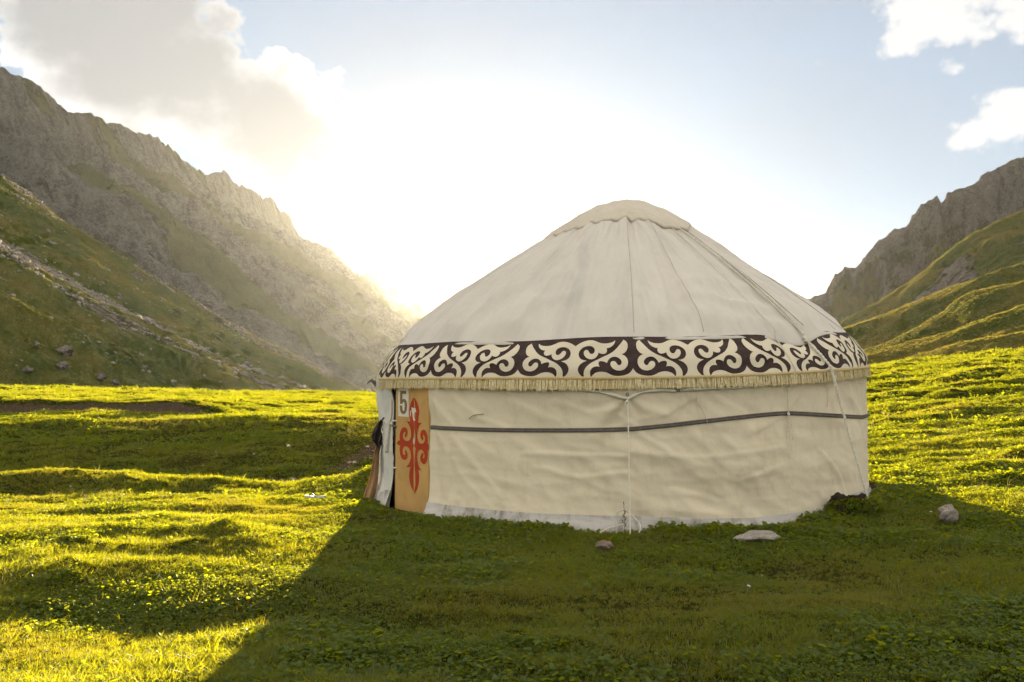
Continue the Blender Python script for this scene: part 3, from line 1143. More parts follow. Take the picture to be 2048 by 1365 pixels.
def flat_poly(outlines, to_world, thick, name, mat):
    """thin cut-outs (outline + holes per entry) as one mesh with an edge"""
    V, Fc = [], []
    for rings in outlines:
        vec = [[Vector((p[0], p[1], 0)) for p in r] for r in rings]
        flat = [p for r in rings for p in r]
        tris = mgeo.tessellate_polygon(vec)
        b = len(V)
        V += [to_world(p[0], p[1], thick) for p in flat]
        V += [to_world(p[0], p[1], 0.0) for p in flat]
        n = len(flat)
        Fc += [tuple(b + i for i in t_) for t_ in tris]
        k = 0
        for r in rings:
            m = len(r)
            for i in range(m):
                j = (i + 1) % m
                Fc.append((b + k + i, b + k + j, b + n + k + j, b + n + k + i))
            k += m
    o = mesh_obj(name, V, Fc, mat, None, False)
    bm = bmesh.new()
    bm.from_mesh(o.data)
    bmesh.ops.recalc_face_normals(bm, faces=bm.faces)
    bm.to_mesh(o.data)
    bm.free()
    return o


def runs(pts, per=5):
    """outline from points; a third entry marks a sharp corner"""
    n = len(pts)
    cor = [i for i, p in enumerate(pts) if len(p) > 2]
    if not cor:
        return [tuple(p) for p in spline([q[:2] for q in pts], per, True)]
    out = []
    for a, b in zip(cor, cor[1:] + [cor[0] + n]):
        seg = [pts[i % n][:2] for i in range(a, b + 1)]
        if len(seg) == 2:
            out.append(tuple(seg[0]))
        else:
            out += [tuple(p) for p in spline(seg, per)][:-1]
    return out


# red scroll ornament, drawn in the enlarged view of the door (crop 780,775 at x5.151)
def dcrop(x, y):
    return 780 + x / 5.151, 775 + y / 5.151


c = 1
ORN_L = [(245, 103, c), (222, 140), (203, 200), (197, 260), (204, 320), (208, 350, c), (190, 352), (165, 349, c), (188, 375), (206, 412), (216, 460),
         (215, 510), (198, 545), (168, 553), (142, 535), (130, 500), (138, 470), (155, 458, c), (160, 475), (150, 500), (158, 522, c), (174, 495), (180, 460),
         (172, 425), (145, 411), (118, 430), (103, 470), (98, 520), (102, 545, c), (85, 550), (75, 568), (67, 572), (75, 585), (88, 597), (103, 601, c), (98, 640), (104, 690), (120, 730), (145, 748),
         (170, 738), (181, 705), (176, 670), (163, 642, c), (152, 660), (157, 685), (150, 698, c), (135, 690), (129, 660), (135, 625), (155, 608), (185, 618), (208, 655), (216, 710), (205, 760), (188, 795), (163, 815, c),
         (188, 822), (212, 822, c), (200, 870), (198, 930), (210, 1000), (232, 1055), (244, 1072, c), (240, 1000), (239, 900), (243, 800), (241, 700), (233, 625, c), (245, 602, c), (233, 580, c), (238, 520), (246, 440), (243, 350, c), (248, 250), (246, 150)]
ORN_R = [(247, 103, c), (272, 140), (293, 200), (299, 260), (290, 320), (286, 360, c), (305, 368), (328, 366, c), (305, 390), (290, 430), (280, 480), (283, 530), (300, 572), (325, 582), (348, 570),
         (358, 540), (355, 510), (345, 488, c), (336, 505), (342, 530), (332, 550, c), (316, 520), (312, 480), (322, 448), (348, 438), (370, 455), (384, 500), (387, 555), (385, 585, c), (397, 592), (397, 648), (385, 648, c), (388, 690), (380, 750), (362, 785),
         (340, 790), (318, 765), (310, 725), (322, 690), (333, 674, c), (345, 690), (337, 715), (343, 738, c), (355, 720), (352, 685), (340, 655), (315, 642), (292, 655), (280, 700), (281, 750), (292, 800), (303, 830), (323, 856, c),
         (308, 853), (290, 850, c), (298, 900), (297, 960), (280, 1040), (246, 1103, c), (252, 1060), (260, 1000), (259, 900), (253, 800), (256, 700), (264, 630, c), (250, 604, c), (258, 575), (262, 500), (252, 430), (252, 350, c), (262, 260), (256, 160)]


def door_world(x, y, off):
    q = dcrop(x, y)
    return door_uv(q[0], q[1], off + 0.001)


in_door(flat_poly([[runs(ORN_L)], [runs(ORN_R)]], door_world, 0.003, 'ornament', M['red']))
# torn white patches on the ornament
for k, pl in enumerate(([(222, 205), (240, 212), (262, 218), (270, 252), (252, 262), (248, 300), (262, 338), (248, 352), (236, 330), (230, 268), (222, 240)], [(206, 245), (216, 240), (214, 300), (207, 300)],
                        [(240, 525), (252, 520), (256, 560), (248, 590), (238, 560)])):
    in_door(flat_poly([[pl]], lambda x, y, of: door_world(x, y, of * 1.0 + 0.0032), 0.001, 'torn_paper', M['paper']))
# number plate with a 5
in_door(flat_poly([[[(82, 5), (192, 8), (193, 307), (84, 298)]]], door_world, 0.003, 'number_plate', M['paper']))
FIVE = [(104, 35, c), (166, 37, c), (166, 70, c), (128, 68, c), (127, 128, c), (140, 120), (158, 126), (170, 150), (175, 195), (170, 240), (158, 268), (138, 277), (118, 268), (106, 245), (102, 212), (102, 188, c),
        (126, 187, c), (127, 215), (132, 238), (140, 246), (147, 236), (150, 210), (150, 180), (146, 158), (139, 152), (131, 160), (127, 172, c), (103, 170, c)]
in_door(flat_poly([[runs(FIVE, 4)]], lambda x, y, of: door_world(x, y, of + 0.0032), 0.0012, 'numeral', M['ink']))

# ---- roof ------------------------------------------------------------
TH_R1 = wall_hit(1556, 690, 3.2)[0]
TH_R2 = wall_hit(1618, 690, 3.2)[0]


def dip(th):
    """the ropes drag the eave down between them"""
    return -0.085 * np.exp(-((th - (TH_R1 * 0.35 + TH_R2 * 0.65)) / 0.10) ** 2) + 0.035 * np.exp(-((th - TH_R2 - 0.16) / 0.09) ** 2) \
        + 0.012 * np.sin(th * 5.0 + 0.6) + 0.008 * np.sin(th * 11 + 2)


ROOF_SEAMS = [wall_hit(1265, 690, 3.15)[0], wall_hit(1408, 690, 3.15)[0], wall_hit(1000, 690, 3.15)[0], -1.0, 1.05, 1.7, 2.5, -1.9, -2.7]


def roof_rz(T, S):
    """S 0 at the eave, 1 under the crown cover"""
    r0, r1 = R_BT + 0.014, 0.62
    r = r0 + (r1 - r0) * S
    ze = Z_BT - 0.006 + lift(T) * 1.0 + dip(T) * (1 - S) ** 6
    zt = 3.94 + 0.03 * np.sin(T)
    # straight poles that bend down sharply at the eave
    z = ze + (zt - ze) * (S ** 0.94) + np.sin(math.pi * S) * (0.014 - 0.032 * np.sin(T))
    n = 0.075 * ridged(T * 3.1 + 0.4, S * 0.9, 2, 320) + 0.070 * fbm(T * 6.5, S * 1.4, 3, 322) + 0.016 * ridged(T * 9 + S * 2.0, S * 6, 3, 326)
    n = n * sstep(S, 0.0, 0.10) * (1 - 0.5 * S)
    for k, ts in enumerate(ROOF_SEAMS):
        d = T - ts - 0.05 * math.sin(k * 2.1) * S
        n = n + 0.030 * np.exp(-(d / 0.045) ** 2) * sstep(S, 0.0, 0.2) + 0.012 * np.exp(-(d / 0.006) ** 2) * sstep(S, 0.02, 0.2)
    # slack wrinkles low on the right-hand cloths
    n = n + 0.020 * np.sin(S * 46 + T * 9 + 2 * fbm(T * 4, S * 5, 2, 330)) * np.exp(-((T - 0.62) / 0.30) ** 2) * np.exp(-((S - 0.22) / 0.14) ** 2)
    n = n + 0.020 * np.sin((S * 18 - T * 13) + 2 * fbm(T * 4, S * 4, 2, 331)) * np.exp(-((T + 0.35) / 0.25) ** 2) * np.exp(-((S - 0.3) / 0.2) ** 2)
    cx = 0.13 * S
    return r + n * 0.55, z + n * 0.8, cx


def roof_pt(th, s, off=0.0):
    r, z, cx = roof_rz(np.asarray(th, float), np.asarray(s, float))
    return yp(th, r + off * 0.6, z + off * 0.8, cx)


def build_roof():
    n, m = 1000, 90
    th = np.linspace(-math.pi, math.pi, n, endpoint=False)
    s = np.linspace(0, 1, m)
    T, S = np.meshgrid(th, s, indexing='ij')
    r, z, cx = roof_rz(T, S)
    P = yp(T, r, z, cx)
    # turned-under hem at the eave
    P0 = yp(T[:, :1], r[:, :1] - 0.004, z[:, :1] - 0.022, 0 * T[:, :1])
    P1 = yp(T[:, :1], r[:, :1] - 0.03, z[:, :1] - 0.012, 0 * T[:, :1])
    P = np.concatenate([P1, P0, P], 1)
    yurt_part(grid_mesh('roof_cover', P, M['roof'], closed=True))


build_roof()
# sewn seams on the roof cloths
for ts, s0, s1 in ((ROOF_SEAMS[0] - 0.0, 0.03, 0.93), (ROOF_SEAMS[1], 0.03, 0.93), (1.05, 0.03, 0.9)):
    s = np.linspace(s0, s1, 60)
    k = ROOF_SEAMS.index(ts)
    pts = roof_pt(ts + 0.05 * math.sin(k * 2.1) * s + 0.006, s, 0.002)
    v, f = tube_data(pts, 0.0035, 5)
    yurt_part(mesh_obj('roof_seam', v, f, M['seam']))

# crown cover: a cloth with four corners pulled down over the top ring
CAP_TH = np.array([-3.6, -2.75, -2.2, -1.62, -1.0, -0.6, -0.2, 0.0, 0.2, 0.45, 0.66, 0.80, 1.2, 1.8, 2.25, 2.68, 3.53])
CAP_R = np.array([1.00, 1.10, 1.10, 1.26, 1.15, 1.06, 0.97, 0.93, 0.97, 1.08, 1.18, 1.14, 1.02, 1.02, 1.16, 1.00, 1.10])


def cap_edge(th):
    """plan outline of the cloth: corners pulled down, hollow sides"""
    return np.interp(th, CAP_TH, CAP_R)


def build_cap():
    n, m = 420, 46
    th = np.linspace(-math.pi, math.pi, n, endpoint=False)
    re = cap_edge(th)
    re = re + 0.004 * np.sin(th * 17) + 0.01 * fbm(th * 9, th * 0, 2, 340)
    s = np.linspace(0, 1, m)
    T, S = np.meshgrid(th, s, indexing='ij')
    RE_ = np.repeat(re[:, None], m, 1)
    r = RE_ * (1 - S) + 0.001
    # surface of the roof cone under the hem
    sr = (R_BT + 0.014 - RE_) / (R_BT + 0.014 - 0.62)
    _, zc, _ = roof_rz(T, np.clip(sr, 0, 1))
    z_edge = zc + 0.050
    top = 4.185
    rk = 0.46
    rr = r
    prof = np.where(rr < rk, top - 0.07 * (rr / rk) ** 2, 0)
    k = (rr - rk) / np.maximum(RE_ - rk, 0.05)
    slope = (top - 0.07) + (z_edge - (top - 0.07)) * (0.80 * k + 0.20 * k * k)
    z = np.where(rr < rk, prof, slope)
    z = z + (0.016 * fbm(T * 4, S * 3, 3, 342) + 0.012 * ridged(T * 3 + S * 2, S * 5, 2, 344)) * sstep(S, 0, 0.1) * (1 - sstep(S, 0.75, 1.0)) \
        + 0.02 * np.sin(2 * T + 0.7) * sstep(rr, 0.1, 0.5) * (1 - k.clip(0, 1))
    cx = 0.13 + 0 * T
    P = yp(T, r, z, cx)
    P0 = yp(T[:, :1], RE_[:, :1] + 0.002, z[:, :1] - 0.032, cx[:, :1])
    P1 = yp(T[:, :1], RE_[:, :1] - 0.05, z[:, :1] - 0.030, cx[:, :1])
    yurt_part(grid_mesh('crown_cover', np.concatenate([P1, P0, P], 1), M['cap'], closed=True))
    # hem fold on the front edge
    sel = (th > -1.55) & (th < 0.72)
    pts = yp(th[sel], re[sel] * 0.985, (z[:, 0] - 0.004)[sel], 0.13)
    rads = 0.009 + 0.003 * np.abs(np.sin(np.linspace(0, 7, sel.sum())))
    v, f = tube_data(pts, list(rads), 6)
    yurt_part(mesh_obj('crown_hem', v, f, M['cap']))


build_cap()


# ---- ornament band ---------------------------------------------------
def band_surf(th, v, off=0.0):
    """v 0 bottom .. 1 top"""
    th = (np.asarray(th, float) + math.pi) % (2 * math.pi) - math.pi
    v = np.asarray(v, float)
    zb = Z_FR1 + lift(th)
    zt = Z_BT + 0.012 + lift(th) + dip(th)
    z = zb + (zt - zb) * v
    bul = 0.045 * np.sin(np.clip(v, 0, 1) * math.pi)
    r = R_BB + (R_BT - R_BB) * v + bul
    r = r + 0.010 * fbm(th * 6, v * 2.2, 3, 350) * sstep(v, -0.05, 0.2) + 0.006 * np.sin(v * 9 + 3 * np.sin(th * 3))
    pinch = np.exp(-((th - TH_R2) / 0.05) ** 2) * 0.035 + np.exp(-((th - TH_R1) / 0.03) ** 2) * 0.02
    r = r - pinch * sstep(v, 0.1, 0.7)
    return yp(th, r + off * 0.86, z + off * 0.5)


def build_band():
    n, m = 1400, 30
    th = np.linspace(-math.pi, math.pi, n, endpoint=False)
    v = np.linspace(-0.02, 1.03, m)
    T, V = np.meshgrid(th, v, indexing='ij')
    band = yurt_part(grid_mesh('ornament_band', band_surf(T, V), M['dark_felt'], closed=True))
    # one half of the scroll figure (from the enlarged photo), mirrored and repeated
    C1 = [(1640, 285, c), (1600, 265), (1520, 220), (1420, 185), (1320, 165), (1220, 165), (1130, 185), (1040, 225), (950, 258), (850, 270), (730, 262), (640, 235), (590, 200, c),
          (600, 250), (640, 310), (700, 355), (770, 382), (830, 388, c), (815, 430), (822, 470), (850, 505), (900, 522), (960, 515), (1010, 498), (1035, 480, c),
          (1050, 530), (1085, 580), (1140, 620), (1200, 637), (1270, 632), (1340, 600), (1390, 550), (1415, 490), (1410, 440), (1385, 410), (1345, 400), (1310, 415), (1285, 450), (1255, 490), (1215, 508),
          (1170, 498), (1140, 460), (1130, 420), (1145, 370), (1190, 330), (1260, 308), (1340, 308), (1420, 330), (1490, 375), (1530, 430), (1548, 490), (1535, 560), (1500, 610), (1450, 640), (1390, 658), (1335, 665, c),
          (1400, 690), (1470, 725), (1530, 785), (1565, 860), (1555, 940), (1515, 1005), (1462, 1058, c), (1706, 1055, c)]
    C2 = [(375, 200, c), (320, 230), (285, 275), (277, 340), (290, 410), (325, 470), (380, 520), (450, 545, c), (390, 575), (340, 620), (308, 690), (312, 770), (345, 840), (405, 895), (480, 922), (560, 927), (640, 905), (700, 865),
          (740, 810), (745, 760), (725, 720), (680, 702), (635, 708), (600, 740), (570, 785), (530, 803), (490, 785), (465, 740), (475, 690), (520, 640), (590, 605), (660, 600), (730, 620), (790, 670), (820, 715), (835, 745, c),
          (880, 715), (940, 697), (1000, 692), (1035, 715), (1042, 760), (1020, 825, c), (1080, 815), (1150, 822), (1210, 855), (1250, 905), (1265, 970), (1257, 1062, c), (1422, 1060, c), (1425, 980), (1405, 900), (1350, 820),
          (1270, 750), (1170, 695), (1050, 645), (920, 590), (790, 540), (680, 485), (590, 420), (520, 355), (450, 285), (400, 235)]
    C3 = [(195, 880, c), (230, 930), (290, 985), (380, 1025), (480, 1045), (580, 1050), (680, 1040), (760, 1010), (840, 970), (930, 948), (1020, 945), (1100, 960), (1170, 990), (1245, 1062, c), (700, 1070, c), (203, 1077, c)]
    NP = 17
    per = 2 * math.pi / NP
    th_dark = wall_hit(1265, 720, 3.3)[0]

    def uv_(x, y):
        xl = 158 + 0.050 * (y - 150)
        xr = 1622 + 0.075 * (y - 60)
        u = (x - xl) / (xr - xl)
        yb = 1080 - 0.015 * x
        yt = 152 - 0.039 * x
        return float(np.clip(u, 0.0, 1.0)), float(np.clip((yb - y) / (yb - yt), 0.006, 0.97))

    bm = bmesh.new()
    tmpl = []
    for C in (C1, C2, C3):
        ol = [uv_(*p) for p in runs(C, 5)]
        tr = mgeo.tessellate_polygon([[Vector((p[0], p[1], 0)) for p in ol]])
        tmpl.append((ol, tr))
    for k in range(NP):
        for mir in (1, -1):
            for ol, tr in tmpl:
                vs_ = [bm.verts.new((th_dark + k * per + mir * p[0] * per / 2, p[1], 0)) for p in ol]
                for t_ in tr:
                    try:
                        bm.faces.new([vs_[i] for i in t_])
                    except ValueError:
                        pass
    # cut the flat pieces finely so that they can wrap round the band
    a = th_dark - per
    while a < th_dark + per * NP + per:
        bmesh.ops.bisect_plane(bm, geom=bm.verts[:] + bm.edges[:] + bm.faces[:], plane_co=(a, 0, 0), plane_no=(1, 0, 0))
        a += 0.024
    for v_ in np.linspace(0.08, 0.92, 9):
        bmesh.ops.bisect_plane(bm, geom=bm.verts[:] + bm.edges[:] + bm.faces[:], plane_co=(0, v_, 0), plane_no=(0, 1, 0))
    co = np.array([vv.co[:] for vv in bm.verts])
    W = band_surf(co[:, 0], co[:, 1], 0.007)
    for vv, p in zip(bm.verts, W):
        vv.co = p
    bm.normal_update()
    for f_ in bm.faces:
        f_.smooth = True
        cen = f_.calc_center_median()
        if f_.normal.dot(cen - Vector((YC[0], YC[1], cen.z))) < 0:
            f_.normal_flip()
    me = bpy.data.meshes.new('scroll_ornament')
    bm.to_mesh(me)
    bm.free()
    me.materials.append(M['cream_felt'])
    o = bpy.data.objects.new('scroll_ornament', me)
    link(o, band)


build_band()


# ---- fringe: braid, backing and threads -----------------------------------
def fr_bot(th):
    return Z_FR0 + lift(th) + 0.012 * np.sin(th * 7) * 0.6


def build_fringe():
    n = 700
    th = np.linspace(-math.pi, math.pi, n, endpoint=False)
    s = np.linspace(0, 1, 5)
    T, S = np.meshgrid(th, s, indexing='ij')
    zt = Z_FR1 + lift(T)
    zb = fr_bot(T)
    Z = zb + 0.012 + (zt - zb) * S
    back = yurt_part(grid_mesh('fringe', yp(T, R_BB - 0.012 + 0.022 * (1 - S), Z), M['fringe_back'], closed=True))
    Zb = zt - 0.026 + 0.034 * S
    o = grid_mesh('braid', yp(T, R_BB + 0.010 + 0.008 * np.sin(S * math.pi), Zb), M['braid'], closed=True)
    o.parent = back
    # threads
    N = 2500
    tt = np.sort(RNG.uniform(-math.pi, math.pi, N))
    V, Fc = [], []
    w = RNG.uniform(0.0028, 0.0052, N) / R_BB
    jit = RNG.normal(0, 0.004, N)
    ln = RNG.normal(0, 0.008, N)
    ro = RNG.uniform(0.004, 0.018, N)
    V = np.zeros((N, 6, 3))
    zt = Z_FR1 - 0.012 + lift(tt)
    zb = fr_bot(tt) + ln
    for k, (f_, e) in enumerate(((0, 1), (0.55, 1.0), (1.0, 0.7))):
        z = zt + (zb - zt) * f_
        r = R_BB + 0.004 + ro * (0.5 + 0.9 * f_)
        V[:, k * 2] = yp(tt + jit * f_ ** 2 / 1 - w * e, r, z)
        V[:, k * 2 + 1] = yp(tt + jit * f_ ** 2 / 1 + w * e, r, z)
    idx = np.arange(N)[:, None] * 6
    q = np.concatenate([idx + np.array([[0, 1, 3, 2]]), idx + np.array([[2, 3, 5, 4]])], 0)
    o = mesh_obj('thread', V.reshape(-1, 3), q, M['fringe'])
    o['kind'] = 'stuff'
    o.parent = back


build_fringe()

# ---- rolled roof edge that shows under the fringe, with eyelets -----------------
pts = []
for px, py in ((1150, 778), (1185, 782), (1225, 790), (1254, 797), (1275, 788), (1300, 782), (1330, 781), (1356, 782), (1390, 778), (1450, 776), (1510, 773), (1565, 768)):
    th, z = wall_hit(px, py)
    pts.append(yp(th, float(wall_r(th, z)) + 0.022, z))
p2 = spline(pts, 6)
rr_ = [0.016 + 0.008 * math.sin(i * 0.55) * math.sin(i * 0.17) for i in range(len(p2))]
v, f = tube_data(p2, rr_, 8)
yurt_part(mesh_obj('rolled_edge', v, f, M['hemroll']))


def torus(c0, n, r0, r1, a=16, b=7):
    n = Vector(n).normalized()
    x = n.orthogonal().normalized()
    y = n.cross(x)
    V, Fc = [], []
    for i in range(a):
        t_ = 2 * math.pi * i / a
        d = x * math.cos(t_) + y * math.sin(t_)
        for j in range(b):
            p_ = 2 * math.pi * j / b
            V.append(Vector(c0) + d * (r0 + r1 * math.cos(p_)) + n * r1 * math.sin(p_))
    for i in range(a):
        for j in range(b):
            Fc.append((i * b + j, ((i + 1) % a) * b + j, ((i + 1) % a) * b + (j + 1) % b, i * b + (j + 1) % b))
    return V, Fc


for px, py in ((1254, 789), (1355, 781)):
    th, z = wall_hit(px, py)
    p = yp(th, float(wall_r(th, z)) + 0.042, z)
    nrm = yp(th, 1.0, 0) - yp(th, 0.0, 0)
    v, f = torus(p, nrm, 0.013, 0.005)
    yurt_part(mesh_obj('eyelet', v, f, M['metal']))


# ---- grey strap round the wall ---------------------------------------------
def ribbon(name, pix, width, off, mat, per=8, wfun=None, close_to=None):
    q = [wall_hit(*p) for p in pix]
    if close_to:
        q = q + close_to
    P = np.array(spline(q, per))
    V, Fc = [], []
    n = len(P)
    for i in range(n):
        th, z = P[i]
        w = width * (wfun(i / (n - 1)) if wfun else 1.0)
        for s_, o_ in ((-1, 0.0), (-0.9, 1.0), (0.9, 1.0), (1, 0.0)):
            zz = z + s_ * w / 2
            V.append(yp(th, float(wall_r(th, zz)) + off * o_ + 0.001, zz))
    for i in range(n - 1):
        for k in range(3):
            Fc.append((i * 4 + k, i * 4 + k + 1, (i + 1) * 4 + k + 1, (i + 1) * 4 + k))
    return yurt_part(mesh_obj(name, V, Fc, mat))


STR_PX = [(861, 855), (900, 857), (960, 859.5), (1040, 861), (1140, 861), (1250, 859), (1320, 853), (1400, 844), (1480, 835), (1540, 829), (1574, 827),
          (1610, 828), (1660, 831), (1715, 834)]
back_pts = [(1.25, 1.15), (1.9, 1.18), (2.8, 1.2), (3.7, 1.18), (4.5, 1.15)]
pin = lambda u: 1.0
s1 = ribbon('wall_strap', STR_PX, 0.047, 0.012, M['strap'], 10, None, back_pts)
for dy in (-0.013, 0.013):
    q = [(a, b + dy / 0.0052 * 0.0) for a, b in STR_PX]
    o = ribbon('strap_stripe', STR_PX, 0.007, 0.0165, M['strap_dark'], 10, None, back_pts)
    o.location.z += dy
    o.parent = s1
    o.matrix_parent_inverse = Matrix.Identity(4)
    o.location = (0, 0, dy)
# the same strap crosses the slit by the door
p = [door_uv(785, 852, -0.01), door_uv(789, 853, 0.012), door_uv(792.8, 853.5, 0.004)]
v, f = tube_data(p, 0.014, 6)
yurt_part(mesh_obj('strap_end', v, f, M['strap']))


# ---- ropes ---------------------------------------------------------------------
def twisted(pts, r, turns_per_m=16, strands=2):
    """rope of two strands laid round each other"""
    P = [np.array(p) for p in pts]
    L = 0.0
    out = [[] for _ in range(strands)]
    for i, p in enumerate(P):
        t_ = P[min(i + 1, len(P) - 1)] - P[max(i - 1, 0)]
        t_ = Vector(t_).normalized()
        a = t_.orthogonal().normalized()
        ref = Vector((0.3, 0.2, 1.0))
        a = (ref - t_ * ref.dot(t_)).normalized() if abs(ref.normalized().dot(t_)) < 0.98 else a
        b = t_.cross(a)
        if i:
            L += np.linalg.norm(P[i] - P[i - 1])
        for s_ in range(strands):
            an = 2 * math.pi * (L * turns_per_m + s_ / strands)
            out[s_].append(Vector(p) + (a * math.cos(an) + b * math.sin(an)) * r * 0.55)
    return merge([tube_data(o_, r * 0.62, 6) for o_ in out])


def dense(pts, step=0.012):
    P = np.array(pts, float)
    s = np.concatenate([[0], np.cumsum(np.linalg.norm(np.diff(P, axis=0), axis=1))])
    n = max(int(s[-1] / step), 2)
    u = np.linspace(0, s[-1], n)
    return np.stack([np.interp(u, s, P[:, k]) for k in range(3)], 1)


def roof_trace(th0, s0, th1, s1, off, n=60):
    s = np.linspace(s0, s1, n)
    th = np.linspace(th0, th1, n)
    P = roof_pt(th, s, off + 0.012)
    u = np.linspace(-1, 1, n)
    return [p for p in np.stack([np.polyval(np.polyfit(u, P[:, k], 2), u) for k in range(3)], 1)]


ty1 = 0.66
# the thick double stay: crown corner -> eave -> peg in the turf on the right
PEG = at(1744, 1034, 8.95)
PEG[2] = float(ground_z(PEG[0], PEG[1])) + 0.03
eave = band_surf(TH_R2, 1.0, 0.05)
bandb = band_surf(TH_R2 + 0.02, 0.05, 0.05)
for k in range(2):
    seg = roof_trace(0.70 + 0.05 * k, 0.80, TH_R2 + 0.004 * k, 0.02, 0.012)
    seg += [eave + ER * 0.012 * k, band_surf(TH_R2 + 0.010 + 0.004 * k, 0.5, 0.035), bandb + ER * 0.012 * k]
    for u in np.linspace(0.08, 1, 14):
        seg.append(bandb + (PEG - bandb) * u + np.array([0, 0, -0.03 * math.sin(u * math.pi)]) + ER * 0.014 * k * (1 - u))
    v, f = twisted(dense(seg, 0.014), 0.010, 12)
    o = yurt_part(mesh_obj('stay_rope', v, f, M['rope']))
v, f = merge([torus(PEG + np.array([0, 0, 0.02]), (0.3, 0.4, 0.4), 0.030, 0.009), torus(PEG + np.array([0.01, -0.015, 0.05]), (1, 0.2, 0.3), 0.022, 0.008)])
yurt_part(mesh_obj('rope_loop', v, f, M['rope']))
# knot where the stay is made fast on the band
v, f = merge([torus(eave, (1, 0, 0.5), 0.022, 0.014), torus(eave + np.array([0.01, -0.01, -0.03]), (0.3, 0.5, 1), 0.02, 0.012)])
yurt_part(mesh_obj('knot', v, f, M['rope']))
# thinner cord beside it: crown corner -> eave -> strap, with hanging tails
seg = roof_trace(0.62, 0.80, TH_R1, 0.02, 0.010)
seg += [band_surf(TH_R1 + 0.004, 0.97, 0.03), band_surf(TH_R1 + 0.012, 0.5, 0.012), band_surf(TH_R1 + 0.016, 0.0, 0.03)]
for px, py in ((1573, 775), (1574, 800), (1575, 828), (1573, 850), (1569, 874)):
    th, z = wall_hit(px, py)
    seg.append(yp(th, float(wall_r(th, z)) + 0.028, z))
v, f = twisted(dense(seg, 0.014), 0.006, 18)
yurt_part(mesh_obj('lashing_cord', v, f, M['rope']))
for tl in ([(1575, 828), (1580, 850), (1581, 880)], [(1574, 829), (1574, 870), (1576, 895), (1571, 917)]):
    pp = []
    for px, py in tl:
        th, z = wall_hit(px, py)
        pp.append(yp(th, float(wall_r(th, z)) + 0.03, z))
    yurt_part(tube('cord_tail', pp, 0.0035, M['rope'], None, 6))
th, z = wall_hit(1574, 828)
v, f = torus(yp(th, float(wall_r(th, z)) + 0.03, z), (0.4, -1, 0.6), 0.012, 0.007)
yurt_part(mesh_obj('knot', v, f, M['rope']))
# two more lines on the roof
seg = roof_trace(0.73, 0.80, TH_R2 + 0.012, 0.05, 0.008)
v, f = tube_data([tuple(p + ER * 0.035) for p in seg], 0.004, 5)
yurt_part(mesh_obj('roof_cord', v, f, M['rope_grey']))
seg = roof_trace(1.30, 0.62, 1.12, 0.02, 0.006)
v, f = tube_data([tuple(p) for p in seg], 0.004, 5)
yurt_part(mesh_obj('roof_cord', v, f, M['rope_grey']))
# front cord from the eyelet down to the turf
th, z = wall_hit(1255, 797)
K0 = yp(th, float(wall_r(th, z)) + 0.05, z)
E0 = at(1260.5, 1096, 8.05)
E0[2] = float(ground_z(E0[0], E0[1])) + 0.02
v, f = twisted(dense([K0, K0 * 0.5 + E0 * 0.5, E0], 0.012), 0.0075, 22)
yurt_part(mesh_obj('front_cord', v, f, M['rope']))
v, f = merge([torus(K0 + np.array([0, 0, -0.012]), (1, 0.3, 0.4), 0.014, 0.009), torus(K0 + np.array([-0.012, -0.01, -0.04]), (0.4, 0.3, 1), 0.013, 0.009),
              tube_data([K0, K0 + np.array([-0.03, -0.02, -0.05]), K0 + np.array([-0.035, -0.02, -0.09])], 0.006, 6)])
yurt_part(mesh_obj('knot', v, f, M['rope']))


def near_line(pix, d0, d1):
    n = len(pix)
    return [at(p[0], p[1], d0 + (d1 - d0) * i / (n - 1)) for i, p in enumerate(pix)]


# loose end of the front cord looping over the grass
for nm, pix, d0, d1, rr0 in (('loose_cord', [(1233, 1068), (1231, 1045), (1237, 1024), (1250, 1020), (1264, 1032), (1277, 1045), (1281, 1056), (1278, 1066)], 8.25, 8.15, 0.0075),
                            ('loose_cord', [(1198, 1068), (1210, 1059), (1228, 1054), (1250, 1048)], 8.1, 8.3, 0.0065),
                            ('loose_cord', [(1229, 1076), (1243, 1086), (1260, 1096), (1272, 1099), (1290, 1096)], 7.95, 7.95, 0.0065)):
    yurt_part(tube(nm, near_line(pix, d0, d1), rr0, M['rope'], None, 6, 6))
# thin cord hanging beside the middle, and ties at the flap
for pix, r_ in (([(1393, 772), (1393, 800), (1402, 815), (1411, 835), (1415, 850)], 0.0028), ([(1393, 803), (1397, 826), (1404, 838)], 0.0022),
                ([(1655, 768), (1656, 790), (1652, 815)], 0.003), ([(939, 838), (950, 831), (968, 828)], 0.004)):
    pp = []
    for px, py in pix:
        th, z = wall_hit(px, py)
        pp.append(yp(th, float(wall_r(th, z)) + 0.014, z))
    yurt_part(tube('hanging_cord', pp, r_, M['rope'] if r_ < 0.0039 else M['strap'], None, 5))
for pix, r_ in (([(770, 842), (776, 848), (782, 846), (786, 850)], 0.012), ([(783, 800), (782, 830), (779, 850), (777, 880), (774, 905)], 0.016), ([(770, 845), (766, 860), (768, 868)], 0.008)):
    pp = []
    for px, py in pix:
        th, z = wall_hit(px, py, R_WALL + 0.03)
        pp.append(yp(th, float(wall_r(th, z)) + 0.05, z))
    yurt_part(tube('flap_tie', pp, r_, M['rope'], None, 7))

